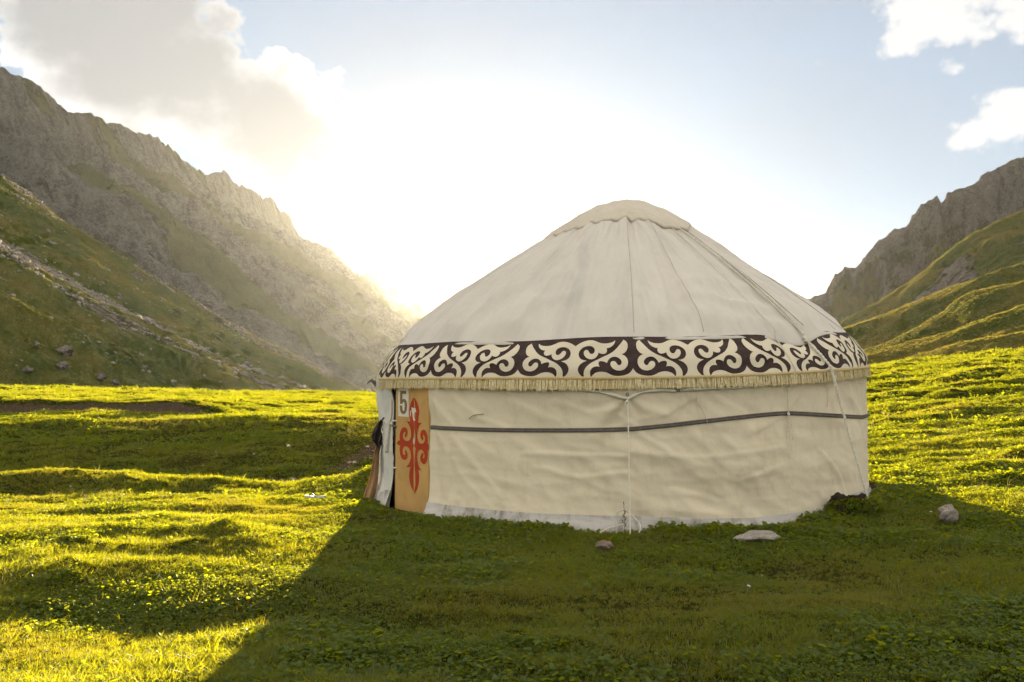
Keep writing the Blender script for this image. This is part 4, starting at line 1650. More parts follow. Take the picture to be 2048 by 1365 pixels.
# ================================================================== things round the yurt
def rock_data(rx, ry, rz, seed, sub=4, rough=0.22, cut=None):
    """lumpy broken stone, base at z = 0"""
    bm = bmesh.new()
    bmesh.ops.create_icosphere(bm, subdivisions=sub, radius=1.0)
    rn = np.random.default_rng(seed)
    pl = [(Vector(rn.normal(size=3)).normalized(), rn.uniform(0.62, 0.9)) for _ in range(9)]
    for v in bm.verts:
        p = v.co.copy()
        for n_, d_ in pl:
            k = p.dot(n_) - d_
            if k > 0:
                p -= n_ * k * 0.9
        q = np.array(p)
        f = 1 + rough * float(fbm(q[0] * 1.6 + seed, q[1] * 1.6 + q[2] * 1.3, 4, seed % 50, 0.55))
        v.co = Vector((q[0] * f * rx, q[1] * f * ry, q[2] * f * rz))
    zmin = min(v.co.z for v in bm.verts)
    for v in bm.verts:
        v.co.z -= zmin
    me = bpy.data.meshes.new('stone')
    bm.to_mesh(me)
    bm.free()
    me.polygons.foreach_set('use_smooth', [True] * len(me.polygons))
    return me


def place_rock(name, px, py, size, seed, mat, label, rotz=0.0, sink=0.25, rough=0.22, cat='stone', tilt=(0, 0), group=None, sub=4):
    p = ground_hit(px, py)
    me = rock_data(*size, seed, sub, rough)
    me.materials.append(mat)
    o = bpy.data.objects.new(name, me)
    o.location = (p[0], p[1], float(ground_z(p[0], p[1])) - sink * size[2])
    o.rotation_euler = (tilt[0], tilt[1], rotz)
    link(o)
    tag(o, label, cat, group)
    return o


place_rock('flat_stone', 1511, 1083, (0.235, 0.12, 0.062), 21, M['stone_pale'], 'pale speckled flat stone lying in the grass before the yurt wall', 0.12, 0.38, 0.14)
place_rock('stone', 1899, 1046, (0.10, 0.085, 0.095), 34, M['stone_brown'], 'rough brown grey stone on the grass right of the yurt', 0.5, 0.42, 0.3)
place_rock('small_stone', 1209, 1102, (0.085, 0.06, 0.05), 45, M['stone_red'], 'small reddish stone left of the front guy cord', -0.4, 0.2, 0.2)

# clump of turned-up sod by the stay peg
me = rock_data(0.21, 0.19, 0.15, 57, 4, 0.5)
me.materials.append(M['sod'])
SODP = at(1706, 1050, 9.05)
sod = bpy.data.objects.new('sod_clump', me)
sod.location = (SODP[0], SODP[1], float(ground_z(SODP[0], SODP[1])) - 0.085)
link(sod)
tag(sod, 'dark clump of turned earth and weeds at the right foot of the yurt', 'earth clump')

# tan cloth and dark leather bag hanging left of the door flap
def sheet_solid(name, cols, mat, thick=0.03, parent=None, per=4):
    """a folded sheet: rows of points front, closed with a back side"""
    P = np.array(cols, float)
    nu, nv = P.shape[:2]
    return P


HB = at(756, 842, 11.42)
cloth = empty('hanging_cloth', (at(742, 1003, 11.30)[0], at(742, 1003, 11.30)[1], 0.0))
tag(cloth, 'tan stiff cloth hanging in a fold beside the yurt door', 'cloth')


def fold_strip(name, rows, depth, mat, nu=22, folds=2.5, amp=0.05, seed=0):
    """closed cloth body between left and right outlines given in the photo; folds run lengthwise"""
    L = np.array(spline([r[0] for r in rows], 5))
    Rr = np.array(spline([r[1] for r in rows], 5))
    n = len(L)
    P = np.zeros((2 * nu, n, 3))
    for j in range(n):
        a = at(L[j][0], L[j][1], depth)
        b = at(Rr[j][0], Rr[j][1], depth)
        for i in range(nu):
            t_ = i / (nu - 1)
            q = a + (b - a) * t_
            env = math.sin(math.pi * t_) ** 0.6
            w = amp * env * (0.7 + 0.5 * math.sin(t_ * folds * 2 * math.pi + 1.0 + 0.6 * j / n) + 0.3 * float(perlin(t_ * 5, j * 0.12, seed)))
            P[i, j] = q + np.array([0, -w, 0])
            P[2 * nu - 1 - i, j] = q + np.array([0, 0.04 * env + 0.004, 0])
    return grid_mesh(name, P, mat, closed=True)


o = fold_strip('folded_cloth', [((757, 878), (764, 885)), ((750, 900), (759, 905)), ((744, 930), (758, 935)), ((737, 962), (756, 960)), ((729, 985), (752, 985)), ((727, 996), (746, 1002))],
               10.95, M['tan_cloth'], 24, 1.6, 0.07, 5)
o.parent = cloth
o.matrix_parent_inverse = cloth.matrix_world.inverted() if False else Matrix.Translation(-Vector(cloth.location))
bag = empty('leather_bag', tuple(at(756, 900, 11.22)))
tag(bag, 'dark brown leather bag hung on the yurt wall above the tan cloth', 'bag')
o = fold_strip('bag_body', [((762, 840), (768, 838)), ((752, 850), (770, 850)), ((745, 866), (768, 868)), ((745, 878), (764, 882)), ((751, 888), (761, 890)), ((757, 896), (760, 897))],
               10.85, M['leather'], 22, 1.1, 0.10, 9)
o.parent = bag
o.matrix_parent_inverse = Matrix.Translation(-Vector(bag.location))
for nm, pix, rr0 in (('bag_strap', [(748, 862), (744, 872), (747, 880), (750, 872)], 0.008), ('bag_strap', [(764, 840), (768, 836), (772, 840)], 0.010)):
    o = tube(nm, [at(a_, b_, 10.76) for a_, b_ in pix], rr0, M['leather'], None, 6)
    o.parent = bag
    o.matrix_parent_inverse = Matrix.Translation(-Vector(bag.location))

# flip-flop lying in the grass
SP = ground_hit(631, 1005)
sandal = empty('flip_flop', (SP[0], SP[1], float(ground_z(SP[0], SP[1])) + 0.055))
tag(sandal, 'pale flip flop sandal with black straps lying on the grass', 'sandal')
out = [(-0.145, 0.0), (-0.135, 0.035), (-0.08, 0.043), (0.0, 0.036), (0.07, 0.047), (0.125, 0.045), (0.15, 0.012), (0.14, -0.03), (0.10, -0.048), (0.04, -0.043), (-0.03, -0.034), (-0.10, -0.042), (-0.138, -0.03)]
ol = spline(out, 4, True)
V = [(p[0], p[1], 0.022 + 0.012 * (p[0] / 0.15) ** 2) for p in ol] + [(p[0], p[1], 0.012 * (p[0] / 0.15) ** 2) for p in ol]
n_ = len(ol)
Fc = [tuple(range(n_)), tuple(range(2 * n_ - 1, n_ - 1, -1))] + [(i, n_ + i, n_ + (i + 1) % n_, (i + 1) % n_) for i in range(n_)]
o = mesh_obj('sole', V, Fc, M['sandal_sole'], sandal, False)
for sgn in (1, -1):
    tube('strap', [(0.085, 0.0, 0.025), (0.07, 0.012 * sgn, 0.052), (0.03, 0.034 * sgn, 0.050), (-0.02, 0.041 * sgn, 0.018)], 0.0075, M['sandal_strap'], sandal, 6)
sandal.rotation_euler = (0.05, 0.0, 2.95)

# tall white-headed flower on the near bank, left of the yurt
FP = ground_hit(577, 912)
fl = empty('white_flower', (FP[0], FP[1], float(ground_z(FP[0], FP[1]))))
tag(fl, 'single tall white flower standing in the shaded hollow', 'flower')
tube('stalk', [(0, 0, 0), (0.008, 0, 0.09), (-0.006, 0, 0.20)], 0.005, M['stalk'], fl, 5)
hv, hf = [], []
rn = np.random.default_rng(3)
prts = []
for k in range(26):
    a_ = k * 2.399
    t_ = math.acos(1 - 1.5 * (k + 0.5) / 26)
    d_ = Vector((math.sin(t_) * math.cos(a_), math.sin(t_) * math.sin(a_), math.cos(t_)))
    s_ = d_.orthogonal().normalized() * 0.010
    b0 = Vector((-0.006, 0, 0.205))
    prts.append(([b0, b0 + d_ * 0.022 + s_, b0 + d_ * 0.036, b0 + d_ * 0.022 - s_], [(0, 1, 2, 3)]))
v, f = merge(prts)
mesh_obj('petals', v, f, M['petal'], fl, False)

# dry dark weed stalk beside the front cord
WP = at(1249, 1075, 8.2)
wd = empty('weed', (WP[0], WP[1], float(ground_z(WP[0], WP[1]))))
tag(wd, 'thin dark weed with seed heads beside the loose rope', 'weed')
tube('stem', [(0, 0, 0), (0.004, 0, 0.12), (-0.004, 0, 0.30)], 0.0025, M['twig'], wd, 5)
for k, (dx, dz) in enumerate(((0.012, 0.10), (-0.014, 0.13), (0.014, 0.16), (-0.010, 0.19), (0.008, 0.22), (-0.004, 0.31))):
    tube('seed_head', [(0, 0, dz - 0.012), (dx, 0, dz), (dx * 1.2, 0, dz + 0.022)], 0.0042, M['twig'], wd, 5)


# ---- the horse standing behind the yurt: one skinned body -------------------------
def build_horse():
    hd = 72.0
    hp = at(790, 792, hd)
    # the depth at which its ears come just below the ornament band
    while hd < 95 and float(ground_z(hp[0], hp[1])) + 1.95 > at(750, 755, hd)[2]:
        hd += 0.5
        hp = at(790, 792, hd)
    print('horse', hd)
    hz = float(ground_z(hp[0], hp[1]))
    h = empty('horse', (hp[0], hp[1], hz))
    tag(h, 'dark horse mostly hidden behind the yurt, its head looking out left', 'horse')
    J = {}
    E = []
    Rd = {}

    def add(k, p, r, par=None):
        J[k] = p
        Rd[k] = r
        if par:
            E.append((par, k))
    # x is forward (the horse looks left, so x is negated on placing)
    add('loin', (-0.15, 0, 1.28), (0.27, 0.29))
    add('rump', (-0.55, 0, 1.33), (0.27, 0.28), 'loin')
    add('dock', (-0.80, 0, 1.25), (0.14, 0.15), 'rump')
    add('tail', (-0.93, 0, 0.95), (0.06, 0.06), 'dock')
    add('tail2', (-0.95, 0, 0.55), (0.05, 0.05), 'tail')
    add('barrel', (0.20, 0, 1.20), (0.29, 0.32), 'loin')
    add('chest', (0.55, 0, 1.22), (0.24, 0.31), 'barrel')
    add('neck1', (0.80, 0, 1.48), (0.13, 0.22), 'chest')
    add('neck2', (1.02, 0, 1.74), (0.10, 0.16), 'neck1')
    add('poll', (1.16, 0, 1.88), (0.095, 0.12), 'neck2')
    add('cheek', (1.30, 0, 1.78), (0.085, 0.12), 'poll')
    add('nose', (1.48, 0, 1.62), (0.06, 0.075), 'cheek')
    add('muzzle', (1.60, 0, 1.50), (0.058, 0.065), 'nose')
    for s in (-1, 1):
        k = 'R' if s > 0 else 'L'
        dx = 0.06 * s
        add('sh' + k, (0.52 + dx, 0.15 * s, 1.02), (0.12, 0.15), 'chest')
        add('fk' + k, (0.52 + dx, 0.16 * s, 0.52), (0.058, 0.065), 'sh' + k)
        add('ff' + k, (0.53 + dx, 0.16 * s, 0.14), (0.042, 0.046), 'fk' + k)
        add('fh' + k, (0.57 + dx, 0.16 * s, 0.03), (0.06, 0.065), 'ff' + k)
        add('st' + k, (-0.50 - dx, 0.15 * s, 1.00), (0.15, 0.19), 'rump')
        add('hk' + k, (-0.72 - dx, 0.15 * s, 0.55), (0.062, 0.075), 'st' + k)
        add('hf' + k, (-0.66 - dx, 0.15 * s, 0.14), (0.044, 0.048), 'hk' + k)
        add('hh' + k, (-0.61 - dx, 0.15 * s, 0.03), (0.06, 0.065), 'hf' + k)
        add('ear' + k, (1.13, 0.055 * s, 1.98), (0.035, 0.03), 'poll')
        add('tip' + k, (1.15, 0.06 * s, 2.08), (0.008, 0.008), 'ear' + k)
    keys = list(J)
    me = bpy.data.meshes.new('body')
    me.from_pydata([(-J[k][0], J[k][1], J[k][2] * 0.93) for k in keys], [(keys.index(a), keys.index(b)) for a, b in E], [])
    o = bpy.data.objects.new('body', me)
    link(o, h)
    o.modifiers.new('skin', 'SKIN')
    for i, k in enumerate(keys):
        sv = me.skin_vertices[0].data[i]
        sv.radius = Rd[k]
        sv.use_root = (i == 0)
    sb = o.modifiers.new('sub', 'SUBSURF')
    sb.levels = 2
    sb.render_levels = 2
    me.materials.append(M['horse'])
    # mane
    prts = []
    for i in range(26):
        t_ = i / 25
        x = -(0.66 + 0.52 * t_)
        z = (1.56 + 0.40 * t_) * 0.93 + 0.02
        prts.append(tube_data([(x + 0.03, 0.0, z + 0.03), (x + 0.06, 0.06, z - 0.03), (x + 0.05, 0.12, z - 0.16)], [0.022, 0.02, 0.004], 5))
    v, f = merge(prts)
    mesh_obj('mane', v, f, M['horse'], h)
    head_x = hp[0] - 1.60
    want = at(734, 768, hd)[0]
    h.location.x += want - head_x


build_horse()

# ---- boulders and scree on the left slope ---------------------------------------------
U_, V_, X_, Y_, Z_ = LSD


def slope_sample(i, j):
    return np.array([X_[i, j], Y_[i, j], Z_[i, j]])


_flat = np.stack([X_, Y_, Z_], -1)
_dirs = (_flat - CAM)
_ppx = None


def slope_at(px, py):
    """nearest slope vertex to a photo pixel (front side)"""
    q = _flat - CAM
    c_, s_ = math.cos(PITCH), math.sin(PITCH)
    fw = q[..., 1] * c_ + q[..., 2] * s_
    up = -q[..., 1] * s_ + q[..., 2] * c_
    ix = W_PX / 2 + q[..., 0] / fw * F_PX
    iy = H_PX / 2 - up / fw * F_PX
    d = (ix - px) ** 2 + (iy - py) ** 2 + np.where(V_ < 3, 1e6, 0)
    k = np.unravel_index(np.argmin(d), d.shape)
    return _flat[k]


for px, py, sz, sd, lab in ((207, 757, 1.15, 71, 'lone brown boulder at the foot of the left slope'),
                            (124, 736, 1.25, 72, 'pointed brown boulder on the lower left slope, above a grassy step'),
                            (126, 707, 1.5, 73, 'largest grey boulder below the stone stream on the left slope'),
                            (226, 768, 0.8, 74, 'dark low boulder where the left slope meets the meadow'),
                            (57, 741, 0.9, 75, 'small pale boulder near the left edge of the slope')):
    p = slope_at(px, py)
    me = rock_data(sz * 1.25, sz, sz * 0.85, sd, 4, 0.42)
    me.materials.append(M['boulder'])
    o = bpy.data.objects.new('boulder', me)
    o.location = (p[0], p[1], p[2] - sz * 0.65)
    o.rotation_euler = (0, 0.3, sd * 1.3)
    link(o)
    tag(o, lab, 'boulder', 'boulders on the left slope')


def build_scree():
    base = []
    for sd in range(4):
        bm = bmesh.new()
        bmesh.ops.create_icosphere(bm, subdivisions=1, radius=1.0)
        rn_ = np.random.default_rng(90 + sd)
        for v_ in bm.verts:
            v_.co *= rn_.uniform(0.65, 1.2)
        base.append((np.array([v_.co[:] for v_ in bm.verts]), np.array([[q.index for q in f_.verts] for f_ in bm.faces])))
        bm.free()
    rock = ls_rock(U_, V_, X_, Y_, Z_)
    ok = (V_ > 2) & (V_ < 200) & (U_ > 60)
    pr = np.where(ok, rock ** 2 + 0.035, 0).ravel()
    pr = pr / pr.sum()
    N = 7000
    ids = RNG.choice(pr.size, N, p=pr)
    pos = _flat.reshape(-1, 3)[ids] + np.concatenate([RNG.normal(0, 0.5, (N, 2)), np.zeros((N, 1))], 1)
    sz = np.exp(RNG.normal(-0.95, 0.5, N)).clip(0.15, 1.3)
    VV, FF, off = [], [], 0
    for k in range(N):
        bv, bf = base[k % 4]
        a_ = RNG.uniform(0, 6.28)
        R2 = np.array([[math.cos(a_), -math.sin(a_), 0], [math.sin(a_), math.cos(a_), 0], [0, 0, 1]])
        v_ = (bv * np.array([1.3, 1.0, 0.75]) * sz[k]) @ R2.T + pos[k] + np.array([0, 0, -0.1 * sz[k]])
        VV.append(v_)
        FF.append(bf + off)
        off += len(bv)
    VV = np.concatenate(VV)
    FF = np.concatenate(FF)
    me = bpy.data.meshes.new('scree')
    me.vertices.add(len(VV))
    me.vertices.foreach_set('co', VV.astype(np.float32).ravel())
    me.loops.add(FF.size)
    me.loops.foreach_set('vertex_index', FF.astype(np.int32).ravel())
    me.polygons.add(len(FF))
    me.polygons.foreach_set('loop_start', np.arange(0, FF.size, 3, dtype=np.int32))
    me.update()
    me.validate()
    me.materials.append(M['scree'])
    o = link(bpy.data.objects.new('scree', me))
    tag(o, 'grey scree stones strewn down the left slope', 'scree', kind='stuff')


build_scree()

# ================================================================== meadow plants
M['blade'] = leaf_mat('grass_blade', (0.040, 0.075, 0.008), (0.138, 0.196, 0.024), (0.24, 0.17, 0.055), (0.37, 0.365, 0.005), (0.43, 0.32, 0.012), 0.6)
M['leaf'] = leaf_mat('clover_leaf', (0.036, 0.080, 0.009), (0.102, 0.176, 0.018), (0.16, 0.13, 0.03), (0.35, 0.37, 0.005), (0.40, 0.34, 0.010), 0.6)

plants = bpy.data.collections.new('meadow_plant_kinds')


def plant_kind(name, V, Fc, mat):
    me = bpy.data.meshes.new(name)
    me.from_pydata([tuple(map(float, v_)) for v_ in V], [], Fc)
    me.update()
    me.polygons.foreach_set('use_smooth', [True] * len(me.polygons))
    me.materials.append(mat)
    o = bpy.data.objects.new(name, me)
    plants.objects.link(o)
    return o


def tuft(seed, nb, h, spread, width, lean):
    rn_ = np.random.default_rng(seed)
    V, Fc = [], []
    for i in range(nb):
        a_ = rn_.uniform(0, 2 * math.pi)
        r_ = spread * math.sqrt(rn_.uniform(0, 1))
        x0, y0 = r_ * math.cos(a_), r_ * math.sin(a_)
        d_ = a_ + rn_.normal(0, 0.9)
        hh = h * rn_.uniform(0.5, 1.15)
        le = lean * rn_.uniform(0.2, 1.3) * hh
        w = width * rn_.uniform(0.7, 1.2)
        pa = rn_.uniform(0, math.pi)
        sx, sy = math.cos(pa) * w, math.sin(pa) * w
        b = len(V)
        for t_, ws in ((0, 1.0), (0.5, 0.85), (1.0, 0.08)):
            lx = x0 + math.cos(d_) * le * t_ * t_
            ly = y0 + math.sin(d_) * le * t_ * t_
            z = hh * (t_ - 0.25 * lean * t_ * t_)
            V += [(lx - sx * ws, ly - sy * ws, z), (lx + sx * ws, ly + sy * ws, z)]
        Fc += [(b, b + 1, b + 3, b + 2), (b + 2, b + 3, b + 5, b + 4)]
    return V, Fc


def leafy(seed, nl, h, spread, size):
    """low plant with roundish toothed leaves on short stalks"""
    rn_ = np.random.default_rng(seed)
    V, Fc = [], []
    for i in range(nl):
        a_ = rn_.uniform(0, 2 * math.pi)
        r_ = spread * math.sqrt(rn_.uniform(0.02, 1))
        c0 = Vector((r_ * math.cos(a_), r_ * math.sin(a_), h * rn_.uniform(0.35, 1.0)))
        til = rn_.normal(0, 0.55)
        n_ = Vector((math.cos(a_) * math.sin(til) + rn_.normal(0, 0.25), math.sin(a_) * math.sin(til) + rn_.normal(0, 0.25), 1.0)).normalized()
        x = n_.orthogonal().normalized()
        x.rotate(Matrix.Rotation(rn_.uniform(0, 6.28), 3, n_))
        y = n_.cross(x)
        s_ = size * rn_.uniform(0.6, 1.25)
        b = len(V)
        V.append(tuple(c0 - n_ * s_ * 0.18))
        m_ = 7
        for k in range(m_):
            t_ = 2 * math.pi * k / m_
            q = s_ * (1.0 if k % 2 else 0.82) * (0.85 if k in (0,) else 1.0)
            V.append(tuple(c0 + x * math.cos(t_) * q + y * math.sin(t_) * q + n_ * 0.08 * s_ * math.sin(3 * t_)))
        for k in range(m_):
            Fc.append((b, b + 1 + k, b + 1 + (k + 1) % m_))
        # stalk
        w = x * 0.0011
        b = len(V)
        V += [tuple(Vector((c0.x * 0.6, c0.y * 0.6, 0)) - w), tuple(Vector((c0.x * 0.6, c0.y * 0.6, 0)) + w), tuple(c0 + w), tuple(c0 - w)]
        Fc.append((b, b + 1, b + 2, b + 3))
    return V, Fc


# names sort alphabetically = index order used by the scatter
plant_kind('grass_tuft_a', *tuft(1, 12, 0.045, 0.022, 0.0016, 0.7), M['blade'])
plant_kind('grass_tuft_b', *tuft(2, 10, 0.030, 0.026, 0.0016, 1.1), M['blade'])
plant_kind('grass_tuft_c', *tuft(3, 9, 0.060, 0.018, 0.0015, 0.9), M['blade'])
plant_kind('leaf_plant_a', *leafy(4, 8, 0.030, 0.030, 0.0085), M['leaf'])
plant_kind('leaf_plant_b', *leafy(5, 10, 0.042, 0.034, 0.0105), M['leaf'])
plant_kind('leaf_plant_c', *leafy(6, 7, 0.022, 0.028, 0.0075), M['leaf'])


def scatter_points():
    out = []
    half = rad(43)
    for r0, r1, dens, sc in ((2.2, 7.0, 2500, 1.0), (7.0, 12.0, 1700, 0.98), (12.0, 20.0, 780, 1.22), (20.0, 36.0, 230, 1.85), (36.0, 62.0, 62, 2.9), (62.0, 95.0, 13, 4.4)):
        area = half * (r1 * r1 - r0 * r0)
        n = int(area * dens)
        a_ = RNG.uniform(-half, half, n)
        r_ = np.sqrt(RNG.uniform(r0 * r0, r1 * r1, n))
        out.append(np.stack([r_ * np.sin(a_), r_ * np.cos(a_), np.full(n, sc)], 1))
    P = np.concatenate(out)
    x, y, sc = P.T
    dist = np.hypot(x - YC[0], y - YC[1])
    bare = bare_mask(x, y)
    keep = (dist > 3.47) & (RNG.uniform(0, 1, len(x)) > bare * 0.93)
    # drop what the yurt hides for good
    keep &= ~((dist < 3.47) | ((y > 14.5) & (np.abs(np.arctan2(x, y) - YAZ) < rad(13))))
    x, y, sc, dist, bare = x[keep], y[keep], sc[keep], dist[keep], bare[keep]
    n = len(x)
    patch_n = fbm(x * 0.45, y * 0.6, 3, 400)
    leafp = sstep(patch_n + 0.35 * np.exp(-((dist - 3.8) / 0.5) ** 2) * 2 + 0.25 * sstep(x, 2, 6), -0.25, 0.45) * 0.8 + 0.08
    isleaf = RNG.uniform(0, 1, n) < leafp
    idx = np.where(isleaf, 3 + RNG.integers(0, 3, n), RNG.choice([0, 1, 1, 2], n))
    hum = 0.75 + 0.5 * sstep(fbm(x * 0.8, y * 1.1, 3, 402), -0.4, 0.6)
    ring = np.exp(-((dist - 3.68) / 0.20) ** 2) * (0.35 + 0.65 * sstep(perlin(x * 1.8, y * 1.8, 404), -0.3, 0.4))
    s = sc * hum * np.exp(RNG.normal(0, 0.22, n)) * (1 + 0.6 * ring)
    s = s * (1 - 0.35 * sstep(bare, 0.2, 0.7))
    trod = sstep(fbm(x * 0.32 + 3, y * 0.38, 3, 406), 0.0, 0.55)
    shade_side = (y < 8) & (x > -1)
    s = s * (1 - 0.30 * trod)
    tint = np.clip(0.10 + 0.55 * trod * RNG.uniform(0.2, 1.0, n) + RNG.normal(0, 0.14, n) + 0.3 * bare - 0.35 * ring, 0, 1)
    tint = np.where(isleaf, tint * 0.45, tint)
    z = ground_z(x, y) - 0.004 * s
    rot = np.stack([RNG.normal(0, 0.16, n), RNG.normal(0, 0.16, n), RNG.uniform(0, 2 * math.pi, n)], 1)
    return np.stack([x, y, z], 1), rot, s, idx, tint


def scatter_object(name, co, rot, s, idx, tint, coll, label, cat):
    me = bpy.data.meshes.new(name)
    n = len(co)
    me.vertices.add(n)
    me.vertices.foreach_set('co', co.astype(np.float32).ravel())
    for nm, typ, data, key in (('rot', 'FLOAT_VECTOR', rot, 'vector'), ('scl', 'FLOAT', s, 'value'), ('kind_index', 'INT', idx, 'value'), ('tint', 'FLOAT', tint, 'value')):
        at_ = me.attributes.new(nm, typ, 'POINT')
        at_.data.foreach_set(key, (data.astype(np.int32) if typ == 'INT' else data.astype(np.float32)).ravel())
    me.update()
    o = link(bpy.data.objects.new(name, me))
    ng = bpy.data.node_groups.new(name + '_nodes', 'GeometryNodeTree')
    ng.interface.new_socket('Geometry', in_out='INPUT', socket_type='NodeSocketGeometry')
    ng.interface.new_socket('Geometry', in_out='OUTPUT', socket_type='NodeSocketGeometry')
    t = NT(ng)
    gi, go = t.node('NodeGroupInput'), t.node('NodeGroupOutput')
    ci = t.node('GeometryNodeCollectionInfo', transform_space='ORIGINAL')
    ci.inputs['Collection'].default_value = coll
    ci.inputs['Separate Children'].default_value = True
    ci.inputs['Reset Children'].default_value = True
    ip = t.node('GeometryNodeInstanceOnPoints')

    def attr(nm, typ):
        nd = t.node('GeometryNodeInputNamedAttribute', data_type=typ)
        nd.inputs['Name'].default_value = nm
        return [q for q in nd.outputs if q.enabled and q.name == 'Attribute'][0]
    t.l.new(gi.outputs[0], ip.inputs['Points'])
    t.l.new(ci.outputs[0], ip.inputs['Instance'])
    ip.inputs['Pick Instance'].default_value = True
    t.l.new(attr('kind_index', 'INT'), ip.inputs['Instance Index'])
    er = t.node('FunctionNodeEulerToRotation')
    t.l.new(attr('rot', 'FLOAT_VECTOR'), er.inputs[0])
    t.l.new(er.outputs[0], ip.inputs['Rotation'])
    t.l.new(attr('scl', 'FLOAT'), ip.inputs['Scale'])
    t.l.new(ip.outputs[0], go.inputs[0])
    md = o.modifiers.new('scatter', 'NODES')
    md.node_group = ng
    tag(o, label, cat, kind='stuff')
    return o


CO, ROT, SC, IDX, TINT = scatter_points()
print('plants', len(CO))
scatter_object('meadow_grass', CO, ROT, SC, IDX, TINT, plants, 'short grass and small leafy plants covering the meadow', 'grass')

M['hill_blade'] = leaf_mat('hillside_blade', (0.035, 0.055, 0.010), (0.10, 0.115, 0.022), (0.19, 0.14, 0.05), (0.26, 0.22, 0.018), (0.34, 0.24, 0.04), 0.55)
hill_plants = bpy.data.collections.new('hill_plant_kinds')
for k, ag in enumerate(((11, 12, 0.045, 0.024, 0.0017, 0.8), (12, 10, 0.030, 0.028, 0.0017, 1.2), (13, 10, 0.055, 0.020, 0.0016, 1.0))):
    V, Fc = tuft(*ag)
    me = bpy.data.meshes.new('hill_tuft_' + 'abc'[k])
    me.from_pydata([tuple(map(float, q)) for q in V], [], Fc)
    me.materials.append(M['hill_blade'])
    hill_plants.objects.link(bpy.data.objects.new('hill_tuft_' + 'abc'[k], me))


# longer hillside grass on the slopes that face the meadow
def hill_grass():
    CO_, S_, T_ = [], [], []
    for name, U, V, X, Y, Z, rock in HILLS:
        if name in ('rocky_mountain', 'rocky_crag'):
            continue
        e1 = np.stack([X[1:, :-1] - X[:-1, :-1], Y[1:, :-1] - Y[:-1, :-1]], -1)
        e2 = np.stack([X[:-1, 1:] - X[:-1, :-1], Y[:-1, 1:] - Y[:-1, :-1]], -1)
        area = np.abs(e1[..., 0] * e2[..., 1] - e1[..., 1] * e2[..., 0])
        xc, yc, zc, vc, rc = X[:-1, :-1], Y[:-1, :-1], Z[:-1, :-1], V[:-1, :-1], rock[:-1, :-1]
        dist = np.hypot(xc, yc)
        azm = np.arctan2(xc, yc)
        sc = np.clip(dist * 0.040, 3.0, 9.5)
        dens = 0.55 / (0.062 * sc) ** 2
        ok = (np.abs(azm) < rad(40)) & (vc > -14) & (zc > -1.0) & (zc > ground_z(xc, yc) - 1.0) & (yc > 70) & ~((azm > rad(-5)) & (azm < rad(17)))
        lam = area * dens * ok * np.clip(1.15 - 1.5 * rc, 0.0, 1.0)
        cnt = RNG.poisson(lam)
        ii = np.repeat(np.arange(lam.size), cnt.ravel())
        i, j = np.unravel_index(ii, lam.shape)
        a_, b_ = RNG.uniform(0, 1, len(i)), RNG.uniform(0, 1, len(i))

        def bil(A):
            return (A[i, j] * (1 - a_) + A[i + 1, j] * a_) * (1 - b_) + (A[i, j + 1] * (1 - a_) + A[i + 1, j + 1] * a_) * b_
        x, y, z = bil(X), bil(Y), bil(Z)
        CO_.append(np.stack([x, y, z - 0.02], 1))
        S_.append(sc[i, j] * np.exp(RNG.normal(0, 0.25, len(i))))
        T_.append(np.clip(0.38 + 0.5 * fbm(x / 22, y / 22, 3, 420) + RNG.normal(0, 0.15, len(i)), 0, 1))
    co, s_, t_ = np.concatenate(CO_), np.concatenate(S_), np.concatenate(T_)
    n = len(co)
    print('hill plants', n)
    rot = np.stack([RNG.normal(0, 0.15, n), RNG.normal(0, 0.15, n), RNG.uniform(0, 6.28, n)], 1)
    scatter_object('hillside_grass', co, rot, s_, RNG.choice([0, 1, 1, 2], n), t_, hill_plants, 'grass covering the slopes on both sides of the valley', 'grass')


hill_grass()


# leafy weeds banked against the foot of the wall
def wall_weeds():
    n = 5200
    th = RNG.uniform(-1.75, 1.75, n)
    dn = 0.35 + 0.65 * sstep(perlin(th * 4.2, th * 0, 410), -0.25, 0.35)
    k = RNG.uniform(0, 1, n) < dn
    th, dn = th[k], dn[k]
    n = len(th)
    r = 3.46 + np.abs(RNG.normal(0, 0.17, n))
    P = yp(th, r, 0)
    z = ground_z(P[:, 0], P[:, 1])
    s = RNG.uniform(1.1, 2.4, n) * (0.4 + 0.8 * dn) * (1 - 0.4 * sstep(r, 3.6, 3.95))
    # more round the clump of sod
    m = 700
    ang = RNG.uniform(0, 2 * math.pi, m)
    q = np.stack([SODP[0] + 0.28 * np.cos(ang) * RNG.uniform(0.2, 1.3, m), SODP[1] + 0.25 * np.sin(ang) * RNG.uniform(0.2, 1.3, m)], 1)
    hgt = 0.16 * np.clip(1 - ((q[:, 0] - SODP[0]) ** 2 + (q[:, 1] - SODP[1]) ** 2) / 0.09, 0, 1) ** 0.5
    co = np.concatenate([np.stack([P[:, 0], P[:, 1], z - 0.01], 1), np.stack([q[:, 0], q[:, 1], ground_z(q[:, 0], q[:, 1]) + hgt], 1)])
    s = np.concatenate([s, RNG.uniform(0.9, 1.6, m)])
    N = len(co)
    idx = RNG.choice([3, 3, 4, 4, 4, 5, 0, 2], N)
    rot = np.stack([RNG.normal(0, 0.25, N), RNG.normal(0, 0.25, N), RNG.uniform(0, 6.28, N)], 1)
    tint = np.clip(RNG.normal(0.06, 0.1, N), 0, 1)
    scatter_object('wall_weeds', co, rot, s, idx, tint, plants, 'leafy green weeds banked against the foot of the yurt', 'weeds')


wall_weeds()

